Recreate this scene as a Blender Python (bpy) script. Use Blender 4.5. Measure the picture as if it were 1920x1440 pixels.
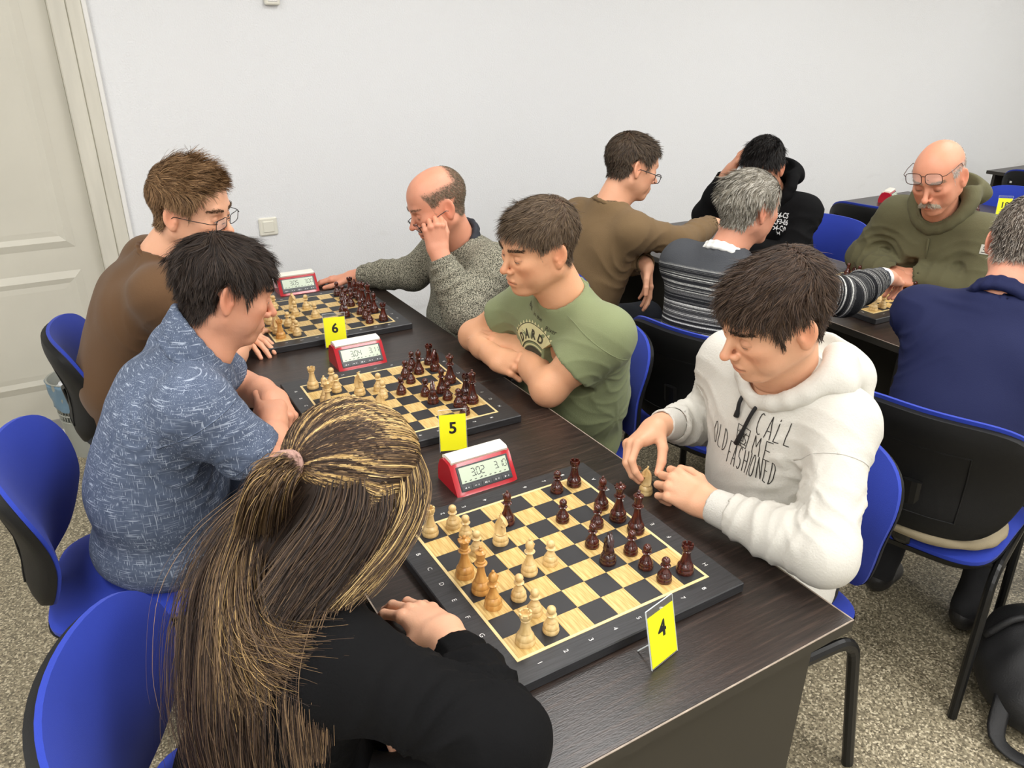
import bpy, math, random
import numpy as np
from mathutils import Vector, Matrix

for _o in list(bpy.data.objects):
    bpy.data.objects.remove(_o)
scene = bpy.context.scene
COL = scene.collection
PI = math.pi

# ------------------------------------------------------------------ camera
CAM = np.array([-0.6865, -0.9808, 1.67])
YAW, PITCH, ROLL, FPX = -0.543, 0.4281, 0.0062, 1430.0
def _cam_axes():
    cy, sy, cp, sp = math.cos(YAW), math.sin(YAW), math.cos(PITCH), math.sin(PITCH)
    f = np.array([-sy*cp, cy*cp, -sp]); r = np.array([cy, sy, 0.0]); u = np.cross(r, f)
    return math.cos(ROLL)*r + math.sin(ROLL)*u, -math.sin(ROLL)*r + math.cos(ROLL)*u, f
_r, _u, _f = _cam_axes()
cd = bpy.data.cameras.new('camera'); cd.sensor_fit = 'HORIZONTAL'; cd.sensor_width = 36.0
cd.lens = FPX/1920.0*36.0; cd.clip_start = 0.02
cam = bpy.data.objects.new('camera', cd); COL.objects.link(cam)
cam.matrix_world = Matrix(((_r[0], _u[0], -_f[0], CAM[0]), (_r[1], _u[1], -_f[1], CAM[1]),
                           (_r[2], _u[2], -_f[2], CAM[2]), (0, 0, 0, 1)))
scene.camera = cam

# ------------------------------------------------------------------ world, exposure
w = bpy.data.worlds.new('world'); scene.world = w; w.use_nodes = True
w.node_tree.nodes['Background'].inputs[0].default_value = (0.8, 0.9, 1.0, 1)
w.node_tree.nodes['Background'].inputs[1].default_value = 0.3
vs = scene.view_settings
vs.view_transform = 'Standard'; vs.look = 'None'; vs.gamma = 1.0; vs.use_curve_mapping = False
vs.exposure = 0.0

# ceiling luminaires of the room (flat troffers, see ceiling_light below): x, y, length along y
LAMPS = [(x_, y_) for y_ in (0.62, -1.15, -2.9) for x_ in (-1.55, 0.85, 3.25, 5.65)]
CEIL = 2.95
LAMP_W = 25.0

# ------------------------------------------------------------------ helpers
def srgb(r, g, b):
    return tuple((c/255/12.92) if c/255 <= 0.04045 else ((c/255+0.055)/1.055)**2.4 for c in (r, g, b))

MATS = {}
def mat(name, col=(0.5, 0.5, 0.5), rough=0.5, metal=0.0, spec=0.5, bump=None, var=None, attr=None, coat=0.0,
        sheen=0.0, trans=0.0, emit=None, alpha=1.0, sss=0.0, extra=None):
    """bump=(scale,strength,stretch xyz)  var=(scale,amount,stretch xyz): noise relief / colour variation"""
    m = bpy.data.materials.new(name); m.use_nodes = True
    nt = m.node_tree; N = nt.nodes; L = nt.links; b = N['Principled BSDF']
    b.inputs['Base Color'].default_value = (*col, 1); b.inputs['Roughness'].default_value = rough
    b.inputs['Metallic'].default_value = metal; b.inputs['Specular IOR Level'].default_value = spec
    b.inputs['Coat Weight'].default_value = coat; b.inputs['Coat Roughness'].default_value = 0.12
    b.inputs['Sheen Weight'].default_value = sheen; b.inputs['Transmission Weight'].default_value = trans
    b.inputs['Alpha'].default_value = alpha
    if sss:
        b.inputs['Subsurface Weight'].default_value = sss
        b.inputs['Subsurface Radius'].default_value = (0.012, 0.005, 0.003)
        b.inputs['Subsurface Scale'].default_value = 0.6
    tc = N.new('ShaderNodeTexCoord')
    def noise(scale, stretch, detail=4):
        mp = N.new('ShaderNodeMapping'); mp.inputs['Scale'].default_value = stretch
        L.new(tc.outputs['Object'], mp.inputs[0])
        n = N.new('ShaderNodeTexNoise'); n.inputs['Scale'].default_value = scale; n.inputs['Detail'].default_value = detail
        L.new(mp.outputs[0], n.inputs['Vector']); return n
    src = None
    if attr:
        a = N.new('ShaderNodeAttribute'); a.attribute_name = attr; src = a.outputs['Color']
    if var:
        n = noise(var[0], var[2] if len(var) > 2 else (1, 1, 1))
        cr = N.new('ShaderNodeValToRGB'); cr.color_ramp.elements[0].position = 0.3; cr.color_ramp.elements[1].position = 0.7
        lo = 1-var[1]; hi = 1+var[1]
        cr.color_ramp.elements[0].color = (lo, lo, lo, 1); cr.color_ramp.elements[1].color = (hi, hi, hi, 1)
        L.new(n.outputs['Fac'], cr.inputs[0])
        mx = N.new('ShaderNodeMix'); mx.data_type = 'RGBA'; mx.blend_type = 'MULTIPLY'; mx.inputs[0].default_value = 1
        if src: L.new(src, mx.inputs[6])
        else: mx.inputs[6].default_value = (*col, 1)
        L.new(cr.outputs[0], mx.inputs[7]); src = mx.outputs[2]
    if src: L.new(src, b.inputs['Base Color'])
    if bump:
        n = noise(bump[0], bump[2] if len(bump) > 2 else (1, 1, 1), 3)
        bp = N.new('ShaderNodeBump'); bp.inputs['Strength'].default_value = bump[1]; bp.inputs['Distance'].default_value = 0.004
        L.new(n.outputs['Fac'], bp.inputs['Height']); L.new(bp.outputs[0], b.inputs['Normal'])
    if emit:
        b.inputs['Emission Color'].default_value = (*emit[0], 1); b.inputs['Emission Strength'].default_value = emit[1]
    if extra: extra(m, N, L, b, tc)
    MATS[name] = m
    return m

def mesh_obj(name, verts, faces, material, parent=None, smooth=False, loc=None):
    me = bpy.data.meshes.new(name)
    V = np.asarray(verts, dtype=np.float64)
    if isinstance(faces, np.ndarray):
        fl = faces.astype(np.int32); k = fl.shape[1]
        me.vertices.add(len(V)); me.vertices.foreach_set('co', V.astype(np.float32).ravel())
        me.loops.add(fl.size); me.loops.foreach_set('vertex_index', fl.ravel())
        me.polygons.add(len(fl)); me.polygons.foreach_set('loop_start', np.arange(0, fl.size, k, dtype=np.int32))
        me.polygons.foreach_set('loop_total', np.full(len(fl), k, dtype=np.int32))
        me.update(calc_edges=True)
    else:
        me.from_pydata([tuple(v) for v in V], [], faces)
    if smooth:
        me.polygons.foreach_set('use_smooth', np.ones(len(me.polygons), dtype=bool))
    me.validate(); me.update()
    if material: me.materials.append(MATS[material] if isinstance(material, str) else material)
    return link(name, me, parent, loc)

def link(name, me, parent=None, loc=None):
    o = bpy.data.objects.new(name, me); COL.objects.link(o)
    if parent is not None: o.parent = parent
    if loc is not None: o.location = loc
    return o

def tag(o, label, cat=None, group=None, kind=None):
    o['label'] = label
    if cat: o['category'] = cat
    if group: o['group'] = group
    if kind: o['kind'] = kind
    return o

def structure(o, label=None):
    o['kind'] = 'structure'
    if label: o['label'] = label
    return o

def empty(name, loc=(0, 0, 0), rz=0.0):
    o = bpy.data.objects.new(name, None); COL.objects.link(o); o.empty_display_size = 0.05
    o.location = loc; o.rotation_euler = (0, 0, rz); return o

def copy_tree(o, parent=None):
    c = o.copy(); COL.objects.link(c); c.parent = parent
    for ch in list(o.children): copy_tree(ch, c)
    return c

class MB:
    """collects boxes, bars, tubes, lathes into one mesh"""
    def __init__(s): s.v = []; s.f = []
    def add(s, v, f):
        n = len(s.v); s.v += [tuple(p) for p in v]; s.f += [tuple(i+n for i in q) for q in f]; return s
    def box(s, lo, hi, bev=0.0, R=None, at=(0, 0, 0)):
        lo = np.array(lo, float); hi = np.array(hi, float)
        if bev <= 0:
            v = [(x, y, z) for x in (lo[0], hi[0]) for y in (lo[1], hi[1]) for z in (lo[2], hi[2])]
            f = [(0, 1, 3, 2), (4, 6, 7, 5), (0, 4, 5, 1), (2, 3, 7, 6), (0, 2, 6, 4), (1, 5, 7, 3)]
        else:
            c = (lo+hi)/2; h = (hi-lo)/2; b = min(bev, h.min()*0.98); v = []; f = []; ix = {}
            for sx in (-1, 1):
                for sy in (-1, 1):
                    for sz in (-1, 1):
                        for a in range(3):
                            p = c+h*np.array((sx, sy, sz)); q = p.copy()
                            for k in range(3):
                                if k != a: q[k] -= b*(sx, sy, sz)[k]
                            ix[(sx, sy, sz, a)] = len(v); v.append(q)
            S = (-1, 1)
            for a in range(3):
                o1, o2 = [k for k in range(3) if k != a]
                for s_ in S:
                    q = []
                    for u, t in ((-1, -1), (1, -1), (1, 1), (-1, 1)):
                        k = [0, 0, 0]; k[a] = s_; k[o1] = u; k[o2] = t; q.append(ix[(*k, a)])
                    f.append(tuple(q if (s_ > 0) == (a != 1) else q[::-1]))
            for a in range(3):                      # edges along axis a
                o1, o2 = [k for k in range(3) if k != a]
                for u in S:
                    for t in S:
                        k0 = [0, 0, 0]; k0[o1] = u; k0[o2] = t; k1 = list(k0); k0[a] = -1; k1[a] = 1
                        f.append((ix[(*k0, o1)], ix[(*k1, o1)], ix[(*k1, o2)], ix[(*k0, o2)]))
            for sx in S:
                for sy in S:
                    for sz in S: f.append(tuple(ix[(sx, sy, sz, a)] for a in range(3)))
        v = np.array(v)
        if R is not None: v = v @ np.array(R).T
        return s.add(v+np.array(at), f)
    def tube(s, pts, r, n=10, flat=1.0, side=None, caps=True, closed=False):
        P = np.array(pts, float); m = len(P); rr = np.full(m, r) if np.isscalar(r) else np.array(r, float)
        T = np.gradient(P, axis=0) if not closed else np.roll(P, -1, 0)-np.roll(P, 1, 0)
        T /= np.linalg.norm(T, axis=1)[:, None]+1e-12
        u = np.array(side, float) if side is not None else (np.array((0, 0, 1.0)) if abs(T[0][2]) < 0.9 else np.array((1.0, 0, 0)))
        v = []
        for i in range(m):
            a = u-T[i]*(u@T[i]); a /= np.linalg.norm(a)+1e-12; b = np.cross(T[i], a)
            if side is None: u = a
            for k in range(n):
                th = 2*PI*k/n; v.append(P[i]+rr[i]*(math.cos(th)*a*flat+math.sin(th)*b))
        f = []
        for i in range(m if closed else m-1):
            j = (i+1) % m
            for k in range(n): f.append((i*n+k, i*n+(k+1) % n, j*n+(k+1) % n, j*n+k))
        if caps and not closed: f += [tuple(range(n))[::-1], tuple((m-1)*n+k for k in range(n))]
        return s.add(v, f)
    def lathe(s, prof, n=24, at=(0, 0, 0), cap=True):
        v = [(r*math.cos(2*PI*k/n)+at[0], r*math.sin(2*PI*k/n)+at[1], z+at[2]) for r, z in prof for k in range(n)]
        f = [(i*n+k, i*n+(k+1) % n, (i+1)*n+(k+1) % n, (i+1)*n+k) for i in range(len(prof)-1) for k in range(n)]
        if cap: f += [tuple(range(n))[::-1], tuple((len(prof)-1)*n+k for k in range(n))]
        return s.add(v, f)
    def prism(s, poly, d0, d1, axis=1):
        """poly: list of 2d points extruded along axis from d0 to d1"""
        n = len(poly); v = []
        for d in (d0, d1):
            for p in poly:
                q = [p[0], p[1]]; q.insert(axis, d); v.append(q)
        f = [tuple(range(n)), tuple(range(n, 2*n))[::-1]]+[(i, i+n, (i+1) % n+n, (i+1) % n) for i in range(n)]
        return s.add(v, f)
    def xf(s, M):
        M = np.array(M); v = np.array(s.v); s.v = [tuple(p) for p in v@M[:3, :3].T+M[:3, 3]]; return s
    def build(s, name, material, parent=None, smooth=False, loc=None, auto=None):
        o = mesh_obj(name, s.v, s.f, material, parent, smooth or auto is not None, loc)
        import bmesh
        bm = bmesh.new(); bm.from_mesh(o.data); bmesh.ops.recalc_face_normals(bm, faces=bm.faces); bm.to_mesh(o.data); bm.free()
        if auto is not None:
            o.data.set_sharp_from_angle(angle=math.radians(auto))
        return o

def text_geo(body, size=1.0, bold=0.0, extr=0.0):
    """flat triangulated outline of a word (built-in font), centred on x, baseline z=0 -> verts (x, y), faces"""
    cu = bpy.data.curves.new('lettering', 'FONT'); cu.body = body; cu.size = size; cu.align_x = 'CENTER'; cu.offset = bold
    cu.resolution_u = 3
    ob = bpy.data.objects.new('lettering', cu); COL.objects.link(ob)
    dg = bpy.context.evaluated_depsgraph_get(); dg.update()
    me = bpy.data.meshes.new_from_object(ob.evaluated_get(dg))
    V = np.array([v.co[:2] for v in me.vertices]); F = [tuple(p.vertices) for p in me.polygons]
    bpy.data.objects.remove(ob); bpy.data.curves.remove(cu); bpy.data.meshes.remove(me)
    return V, F
def Rz(a): c, s = math.cos(a), math.sin(a); return np.array(((c, -s, 0), (s, c, 0), (0, 0, 1)))
def Rx(a): c, s = math.cos(a), math.sin(a); return np.array(((1, 0, 0), (0, c, -s), (0, s, c)))
def Ry(a): c, s = math.cos(a), math.sin(a); return np.array(((c, 0, s), (0, 1, 0), (-s, 0, c)))
def M4(R=np.eye(3), t=(0, 0, 0)):
    m = np.eye(4); m[:3, :3] = R; m[:3, 3] = t; return m

# ------------------------------------------------------------------ materials of the room
def _wall_extra(m, N, L, b, tc):
    # scuff stains with their own shape near table height
    mp = N.new('ShaderNodeMapping'); mp.inputs['Scale'].default_value = (1.6, 1, 4.5); L.new(tc.outputs['Object'], mp.inputs[0])
    n = N.new('ShaderNodeTexNoise'); n.inputs['Scale'].default_value = 2.6; n.inputs['Detail'].default_value = 8
    L.new(mp.outputs[0], n.inputs['Vector'])
    r = N.new('ShaderNodeValToRGB'); r.color_ramp.elements[0].position = 0.60; r.color_ramp.elements[1].position = 0.9
    L.new(n.outputs['Fac'], r.inputs[0])
    sx = N.new('ShaderNodeSeparateXYZ'); L.new(tc.outputs['Object'], sx.inputs[0])
    mr = N.new('ShaderNodeMapRange'); mr.inputs[1].default_value = 0.95; mr.inputs[2].default_value = 0.5
    L.new(sx.outputs[2], mr.inputs[0])
    mu = N.new('ShaderNodeMath'); mu.operation = 'MULTIPLY'; L.new(r.outputs[0], mu.inputs[0]); L.new(mr.outputs[0], mu.inputs[1])
    mx = N.new('ShaderNodeMix'); mx.data_type = 'RGBA'; L.new(mu.outputs[0], mx.inputs[0])
    mx.inputs[6].default_value = (0.79, 0.80, 0.81, 1); mx.inputs[7].default_value = (0.55, 0.54, 0.53, 1)
    L.new(mx.outputs[2], b.inputs['Base Color'])
mat('wall_paint', (0.7, 0.71, 0.72), 0.75, bump=(150, 0.6), extra=_wall_extra)
mat('ceiling_paint', (0.82, 0.82, 0.81), 0.9)
mat('door_paint', (0.62, 0.595, 0.51), 0.42, var=(2.5, 0.05), bump=(30, 0.05))
mat('door_frame_paint', (0.64, 0.615, 0.53), 0.4, var=(8, 0.07, (3, 3, 0.4)))
mat('white_trim', (0.80, 0.79, 0.76), 0.35)
mat('threshold_grey', (0.30, 0.29, 0.27), 0.7)
def _floor_extra(m, N, L, b, tc):
    v = N.new('ShaderNodeTexVoronoi'); v.inputs['Scale'].default_value = 210; L.new(tc.outputs['Object'], v.inputs['Vector'])
    sp = N.new('ShaderNodeSeparateColor'); L.new(v.outputs['Color'], sp.inputs[0])
    cr = N.new('ShaderNodeValToRGB'); e = cr.color_ramp.elements
    e[0].position = 0.0; e[0].color = (*srgb(88, 80, 64), 1); e[1].position = 1.0; e[1].color = (*srgb(214, 204, 178), 1)
    for p, c in ((0.2, (112, 104, 86)), (0.55, (146, 137, 114)), (0.8, (168, 157, 132)), (0.9, (196, 186, 160))):
        q = e.new(p); q.color = (*srgb(*c), 1)
    L.new(sp.outputs[0], cr.inputs[0])
    n = N.new('ShaderNodeTexNoise'); n.inputs['Scale'].default_value = 1.3; n.inputs['Detail'].default_value = 5; L.new(tc.outputs['Object'], n.inputs['Vector'])
    c2 = N.new('ShaderNodeValToRGB'); c2.color_ramp.elements[0].position = 0.3; c2.color_ramp.elements[1].position = 0.7
    c2.color_ramp.elements[0].color = (0.85, 0.83, 0.8, 1); c2.color_ramp.elements[1].color = (1.05, 1.04, 1.02, 1); L.new(n.outputs['Fac'], c2.inputs[0])
    mx = N.new('ShaderNodeMix'); mx.data_type = 'RGBA'; mx.blend_type = 'MULTIPLY'; mx.inputs[0].default_value = 1
    L.new(cr.outputs[0], mx.inputs[6]); L.new(c2.outputs[0], mx.inputs[7]); L.new(mx.outputs[2], b.inputs['Base Color'])
mat('floor_linoleum', (0.3, 0.27, 0.2), 0.45, extra=_floor_extra)
mat('switch_plastic', (0.78, 0.76, 0.66), 0.3, coat=0.2)
def _wenge(m, N, L, b, tc):
    mp = N.new('ShaderNodeMapping'); mp.inputs['Scale'].default_value = (1.2, 26, 26); L.new(tc.outputs['Object'], mp.inputs[0])
    n = N.new('ShaderNodeTexNoise'); n.inputs['Scale'].default_value = 7; n.inputs['Detail'].default_value = 6; L.new(mp.outputs[0], n.inputs['Vector'])
    cr = N.new('ShaderNodeValToRGB'); e = cr.color_ramp.elements
    e[0].position = 0.32; e[0].color = (*srgb(30, 25, 22), 1); e[1].position = 0.72; e[1].color = (*srgb(64, 51, 44), 1)
    q = e.new(0.56); q.color = (*srgb(45, 36, 32), 1)
    L.new(n.outputs['Fac'], cr.inputs[0]); L.new(cr.outputs[0], b.inputs['Base Color'])
    mp2 = N.new('ShaderNodeMapping'); mp2.inputs['Scale'].default_value = (90, 420, 420); L.new(tc.outputs['Object'], mp2.inputs[0])
    n2 = N.new('ShaderNodeTexNoise'); n2.inputs['Scale'].default_value = 1.0; n2.inputs['Detail'].default_value = 2; L.new(mp2.outputs[0], n2.inputs['Vector'])
    bp = N.new('ShaderNodeBump'); bp.inputs['Strength'].default_value = 0.22; bp.inputs['Distance'].default_value = 0.0015
    L.new(n2.outputs['Fac'], bp.inputs['Height']); L.new(bp.outputs[0], b.inputs['Normal'])
mat('wenge_laminate', (0.03, 0.025, 0.02), 0.31, spec=0.5, extra=_wenge)
mat('wenge_panel', srgb(46, 42, 34), 0.55)
mat('worn_edge_highlight', srgb(150, 136, 122), 0.45, var=(40, 0.3, (1, 1, 1)))  # pale edge wear, with the chamfer highlight painted into its colour
mat('edge_band', srgb(120, 108, 98), 0.5)
mat('chair_fabric', srgb(26, 52, 160), 0.85, sheen=0.08, bump=(900, 0.25), var=(4, 0.06))
mat('chair_plastic', (0.008, 0.008, 0.008), 0.55, spec=0.22, bump=(500, 0.12))
mat('chair_metal', (0.008, 0.008, 0.008), 0.35, spec=0.35)
mat('chair_tag', srgb(190, 190, 186), 0.5)

# ------------------------------------------------------------------ room shell
WY = 2.7; X0, X1, Y0 = -2.6, 8.0, -4.2
def slab(name, lo, hi, m, label):
    return structure(MB().box(lo, hi).build(name, m), label)
slab('floor', (X0-.1, Y0-.1, -.1), (X1+.1, WY+.1, 0), 'floor_linoleum', 'speckled beige linoleum floor')
slab('ceiling', (X0-.1, Y0-.1, CEIL), (X1+.1, WY+.1, CEIL+.1), 'ceiling_paint', 'white ceiling above the frame')
DX0, DX1, DZ = -1.39, -0.51, 2.05          # door leaf opening
mb = MB().box((DX1, WY, 0), (X1+.1, WY+.2, CEIL)).box((X0-.1, WY, 0), (DX0, WY+.2, CEIL)).box((DX0, WY, DZ), (DX1, WY+.2, CEIL))
structure(mb.build('wall_back', 'wall_paint'), 'white textured wall behind the players')
slab('wall_left', (X0-.1, Y0, 0), (X0, WY, CEIL), 'wall_paint', 'white side wall out of frame')
slab('wall_right', (X1, Y0, 0), (X1+.1, WY, CEIL), 'wall_paint', 'white far side wall out of frame')
slab('wall_front', (X0, Y0-.1, 0), (X1, Y0, CEIL), 'wall_paint', 'white wall behind the camera')
# door: slab set back a little, raised panels, casing
door = empty('door_1', (0, 0, 0)); structure(door, 'cream painted panel door in the back wall')
MB().box((DX0+.01, WY+.035, .03), (DX1-.03, WY+.075, DZ-.01), .002).build('door_leaf', 'door_paint', door)
def panel(x0, x1, z0, z1):
    y = WY+.035; o = []
    for (a, b) in (((0, 0), 0.0), ((.03, .012), 1), ((.052, .012), 2), ((.075, .002), 3)):
        i, d = a; o.append([(x0+i, y+d, z0+i), (x1-i, y+d, z0+i), (x1-i, y+d, z1-i), (x0+i, y+d, z1-i)])
    # moulded frame proud of the leaf, field slightly recessed
    ys = (-.0005, -.010, -.004, -.006)
    v = [(p[0], y+ys[k], p[2]) for k, q in enumerate(o) for p in q]; f = [(12, 13, 14, 15)]
    for k in range(3):
        for j in range(4): f.append((k*4+j, k*4+(j+1) % 4, (k+1)*4+(j+1) % 4, (k+1)*4+j))
    m = MB().add(v, f); return m
panel(-1.30, -.63, .22, .74).build('door_panel', 'door_paint', door)
panel(-1.30, -.63, .84, 1.92).build('door_panel', 'door_paint', door)
cas = MB().box((DX1-.03, WY-.012, 0), (DX1+.035, WY+.1, DZ+.04), .004)
cas.box((DX0-.035, WY-.012, 0), (DX0+.03, WY+.1, DZ+.04), .004).box((DX0-.035, WY-.012, DZ-.01), (DX1+.035, WY+.1, DZ+.05), .004)
cas.build('door_frame', 'door_frame_paint', door)
MB().box((DX1+.035, WY-.02, 0), (DX1+.088, WY, DZ+.09), .003).box((DX0-.088, WY-.02, 0), (DX0-.035, WY, DZ+.09), .003).box((DX0-.088, WY-.02, DZ+.05), (DX1+.088, WY, DZ+.1), .003).build('casing', 'door_frame_paint', door)
MB().box((DX1+.088, WY-.025, 0), (DX1+.106, WY, DZ+.11), .003).build('casing_strip', 'white_trim', door)
MB().box((DX0, WY-.03, 0), (DX1, WY+.09, .018), .003).build('threshold', 'white_trim', door)
MB().box((DX0+.01, WY+.03, .018), (DX1-.03, WY+.08, .07), .002).build('kick_strip', 'threshold_grey', door)
bb = MB().box((DX1+.106, WY-.015, 0), (X1, WY, .07), .004).build('baseboard_back', 'threshold_grey'); structure(bb, 'grey baseboard along the back wall')

# light switch, and the foot of a box on the wall above it
s = empty('light_switch', (.178, WY, .80)); tag(s, 'cream wall light switch beside the brown-haired boy in glasses', 'switch')
MB().box((-.043, -.012, 0), (.043, 0, .085), .006).build('cover_plate', 'switch_plastic', s)
MB().box((-.026, -.0165, .016), (.026, -.008, .069), .003).build('rocker', 'switch_plastic', s)
s = empty('wall_socket_box', (.311, WY, 1.785)); tag(s, 'small white box on the wall at the top edge', 'box')
MB().box((-.032, -.03, 0), (.032, 0, .09), .005).build('housing', 'switch_plastic', s)
MB().box((-.02, -.033, .012), (.02, -.028, .07), .002).build('cover', 'white_trim', s)

# ceiling luminaires
mat('lamp_housing', (0.8, 0.8, 0.8), 0.4, metal=0.2)
mat('lamp_diffuser', (0.9, 0.9, 0.9), 0.5, emit=((1.0, 0.985, 0.965), 3.8))
for i, (lx, ly) in enumerate(LAMPS):
    t = empty('ceiling_light', (lx, ly, CEIL))
    tag(t, 'recessed white ceiling light panel above the frame', 'ceiling light', 'ceiling light panels')
    MB().box((-.33, -.63, -.02), (.33, -.6, 0)).box((-.33, .6, -.02), (.33, .63, 0)).box((-.33, -.6, -.02), (-.3, .6, 0)).box((.3, -.6, -.02), (.33, .6, 0)).build('frame', 'lamp_housing', t)
    MB().box((-.3, -.6, -.012), (.3, .6, -.006)).build('diffuser', 'lamp_diffuser', t)
    ld = bpy.data.lights.new('lamp', 'AREA'); ld.shape = 'RECTANGLE'; ld.size = .58; ld.size_y = 1.16; ld.energy = LAMP_W
    ld.color = (1.0, 0.985, 0.965)
    lo = bpy.data.objects.new('lamp', ld); COL.objects.link(lo); lo.parent = t; lo.location = (0, 0, -.02)
# ------------------------------------------------------------------ tables
TZ = 0.75
def table(name, x0, x1, y0, y1, label, rz=0.0, worn=False):
    cx, cy = (x0+x1)/2, (y0+y1)/2
    t = empty(name, (cx, cy, 0), rz); tag(t, label, 'table', 'dark wenge tables')
    hx, hy = (x1-x0)/2, (y1-y0)/2
    MB().box((-hx, -hy+.001, TZ-.025), (hx, hy-.001, TZ), .0015).build('table_top', 'wenge_laminate', t)
    e = .0012
    MB().box((-hx-e, -hy-e, TZ-.0235), (hx+e, -hy+.001, TZ-.0006)).box((-hx-e, hy-.001, TZ-.0235), (hx+e, hy+e, TZ-.0006))\
        .box((-hx-e, -hy, TZ-.0235), (-hx+.0008, hy, TZ-.0006)).box((hx-.0008, -hy, TZ-.0235), (hx+e, hy, TZ-.0006)).build('edge_banding', 'wenge_panel', t)
    w2 = .0012
    if worn: MB().box((-hx-e*1.2, -hy-e*1.2, TZ-.0012), (hx+e*1.2, -hy+w2, TZ+.0002)).box((hx-w2, -hy, TZ-.0012), (hx+e*1.2, hy, TZ+.0002)).box((-hx-e*1.2, -hy, TZ-.0012), (-hx+w2, hy, TZ+.0002)).build('worn_edge_highlight', 'worn_edge_highlight', t)
    for s in (-1, 1):
        y = s*(hy-.03)
        MB().box((-hx+.06, y-.011, .004), (hx-.07, y+.011, TZ-.025), .001).build('end_panel', 'wenge_panel', t)
    MB().box((-.009, -hy+.041, .3), (.009, hy-.041, TZ-.025), .001).build('modesty_panel', 'wenge_panel', t)
    return t
table('table', -.345, .36, -.40, .80, 'dark wenge table holding boards 4 and 5 nearest the camera', worn=True)
table('table', -.345, .385, .803, 2.01, 'dark wenge table with board 6 nearer the wall')
table('table', 1.585, 2.285, -.87, .335, 'dark wenge table in front of the man in the navy shirt', -.03)
table('table', 1.62, 2.32, .345, 1.30, 'dark wenge table under the striped-sweater man\'s chess board', -.03, True)
table('table', 1.652, 2.352, 1.31, 2.12, 'dark wenge table between the brown sweatshirt man and black hoodie boy', -.03)
table('table', 3.50, 4.2, .85, 2.06, 'dark wenge table with sign 18 in the next row')
table('table', 5.55, 6.2, 1.2, 2.3, 'dark table at the far right edge behind the blue chair')

# ------------------------------------------------------------------ chairs
def pad(w0, w1, h, thick, bulge, n=15, curve=0.0, sq=4.0):
    """rounded cushion: local u across, v up; returns front/back grids mapped by caller; outline half widths w0 bottom w1 top"""
    g = np.linspace(-1, 1, n); U, V = np.meshgrid(g, g, indexing='ij')
    # square -> rounded square
    a = 1.0/np.maximum((np.abs(U)**sq+np.abs(V)**sq)**(1/sq), 1e-9)*np.maximum(np.abs(U), np.abs(V))
    m = np.maximum(np.abs(U), np.abs(V)); k = 1-(1-a)*m
    u, v = U*k, V*k
    return U, V, u, v, m
def shell_obj(name, material, parent, pts_front, pts_back, n):
    """closed skin from two n x n grids sharing their outline order"""
    A = pts_front.reshape(-1, 3); B = pts_back.reshape(-1, 3); v = np.vstack([A, B]); f = []
    I = lambda i, j, o: i*n+j+o
    for i in range(n-1):
        for j in range(n-1):
            f.append((I(i, j, 0), I(i+1, j, 0), I(i+1, j+1, 0), I(i, j+1, 0)))
            f.append((I(i, j, n*n), I(i, j+1, n*n), I(i+1, j+1, n*n), I(i+1, j, n*n)))
    ring = [(i, 0) for i in range(n)]+[(n-1, j) for j in range(1, n)]+[(i, n-1) for i in range(n-2, -1, -1)]+[(0, j) for j in range(n-2, 0, -1)]
    for k in range(len(ring)):
        a, b = ring[k], ring[(k+1) % len(ring)]
        f.append((I(*a, 0), I(*a, n*n), I(*b, n*n), I(*b, 0)))
    return MB().add(v, f).build(name, material, parent, auto=50)
def bez(p, n=10):
    p = [np.array(q, float) for q in p]; o = []
    for t in np.linspace(0, 1, n):
        q = p
        while len(q) > 1: q = [(1-t)*q[i]+t*q[i+1] for i in range(len(q)-1)]
        o.append(q[0])
    return o
def fillet(pts, r, n=5):
    """polyline with rounded corners"""
    P = [np.array(p, float) for p in pts]; o = [P[0]]
    for i in range(1, len(P)-1):
        a = P[i-1]-P[i]; b = P[i+1]-P[i]; la, lb = np.linalg.norm(a), np.linalg.norm(b); q = min(r, la*.45, lb*.45)
        o += bez([P[i]+a/la*q, P[i], P[i]+b/lb*q], n)
    o.append(P[-1]); return o
NPAD = 17
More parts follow.
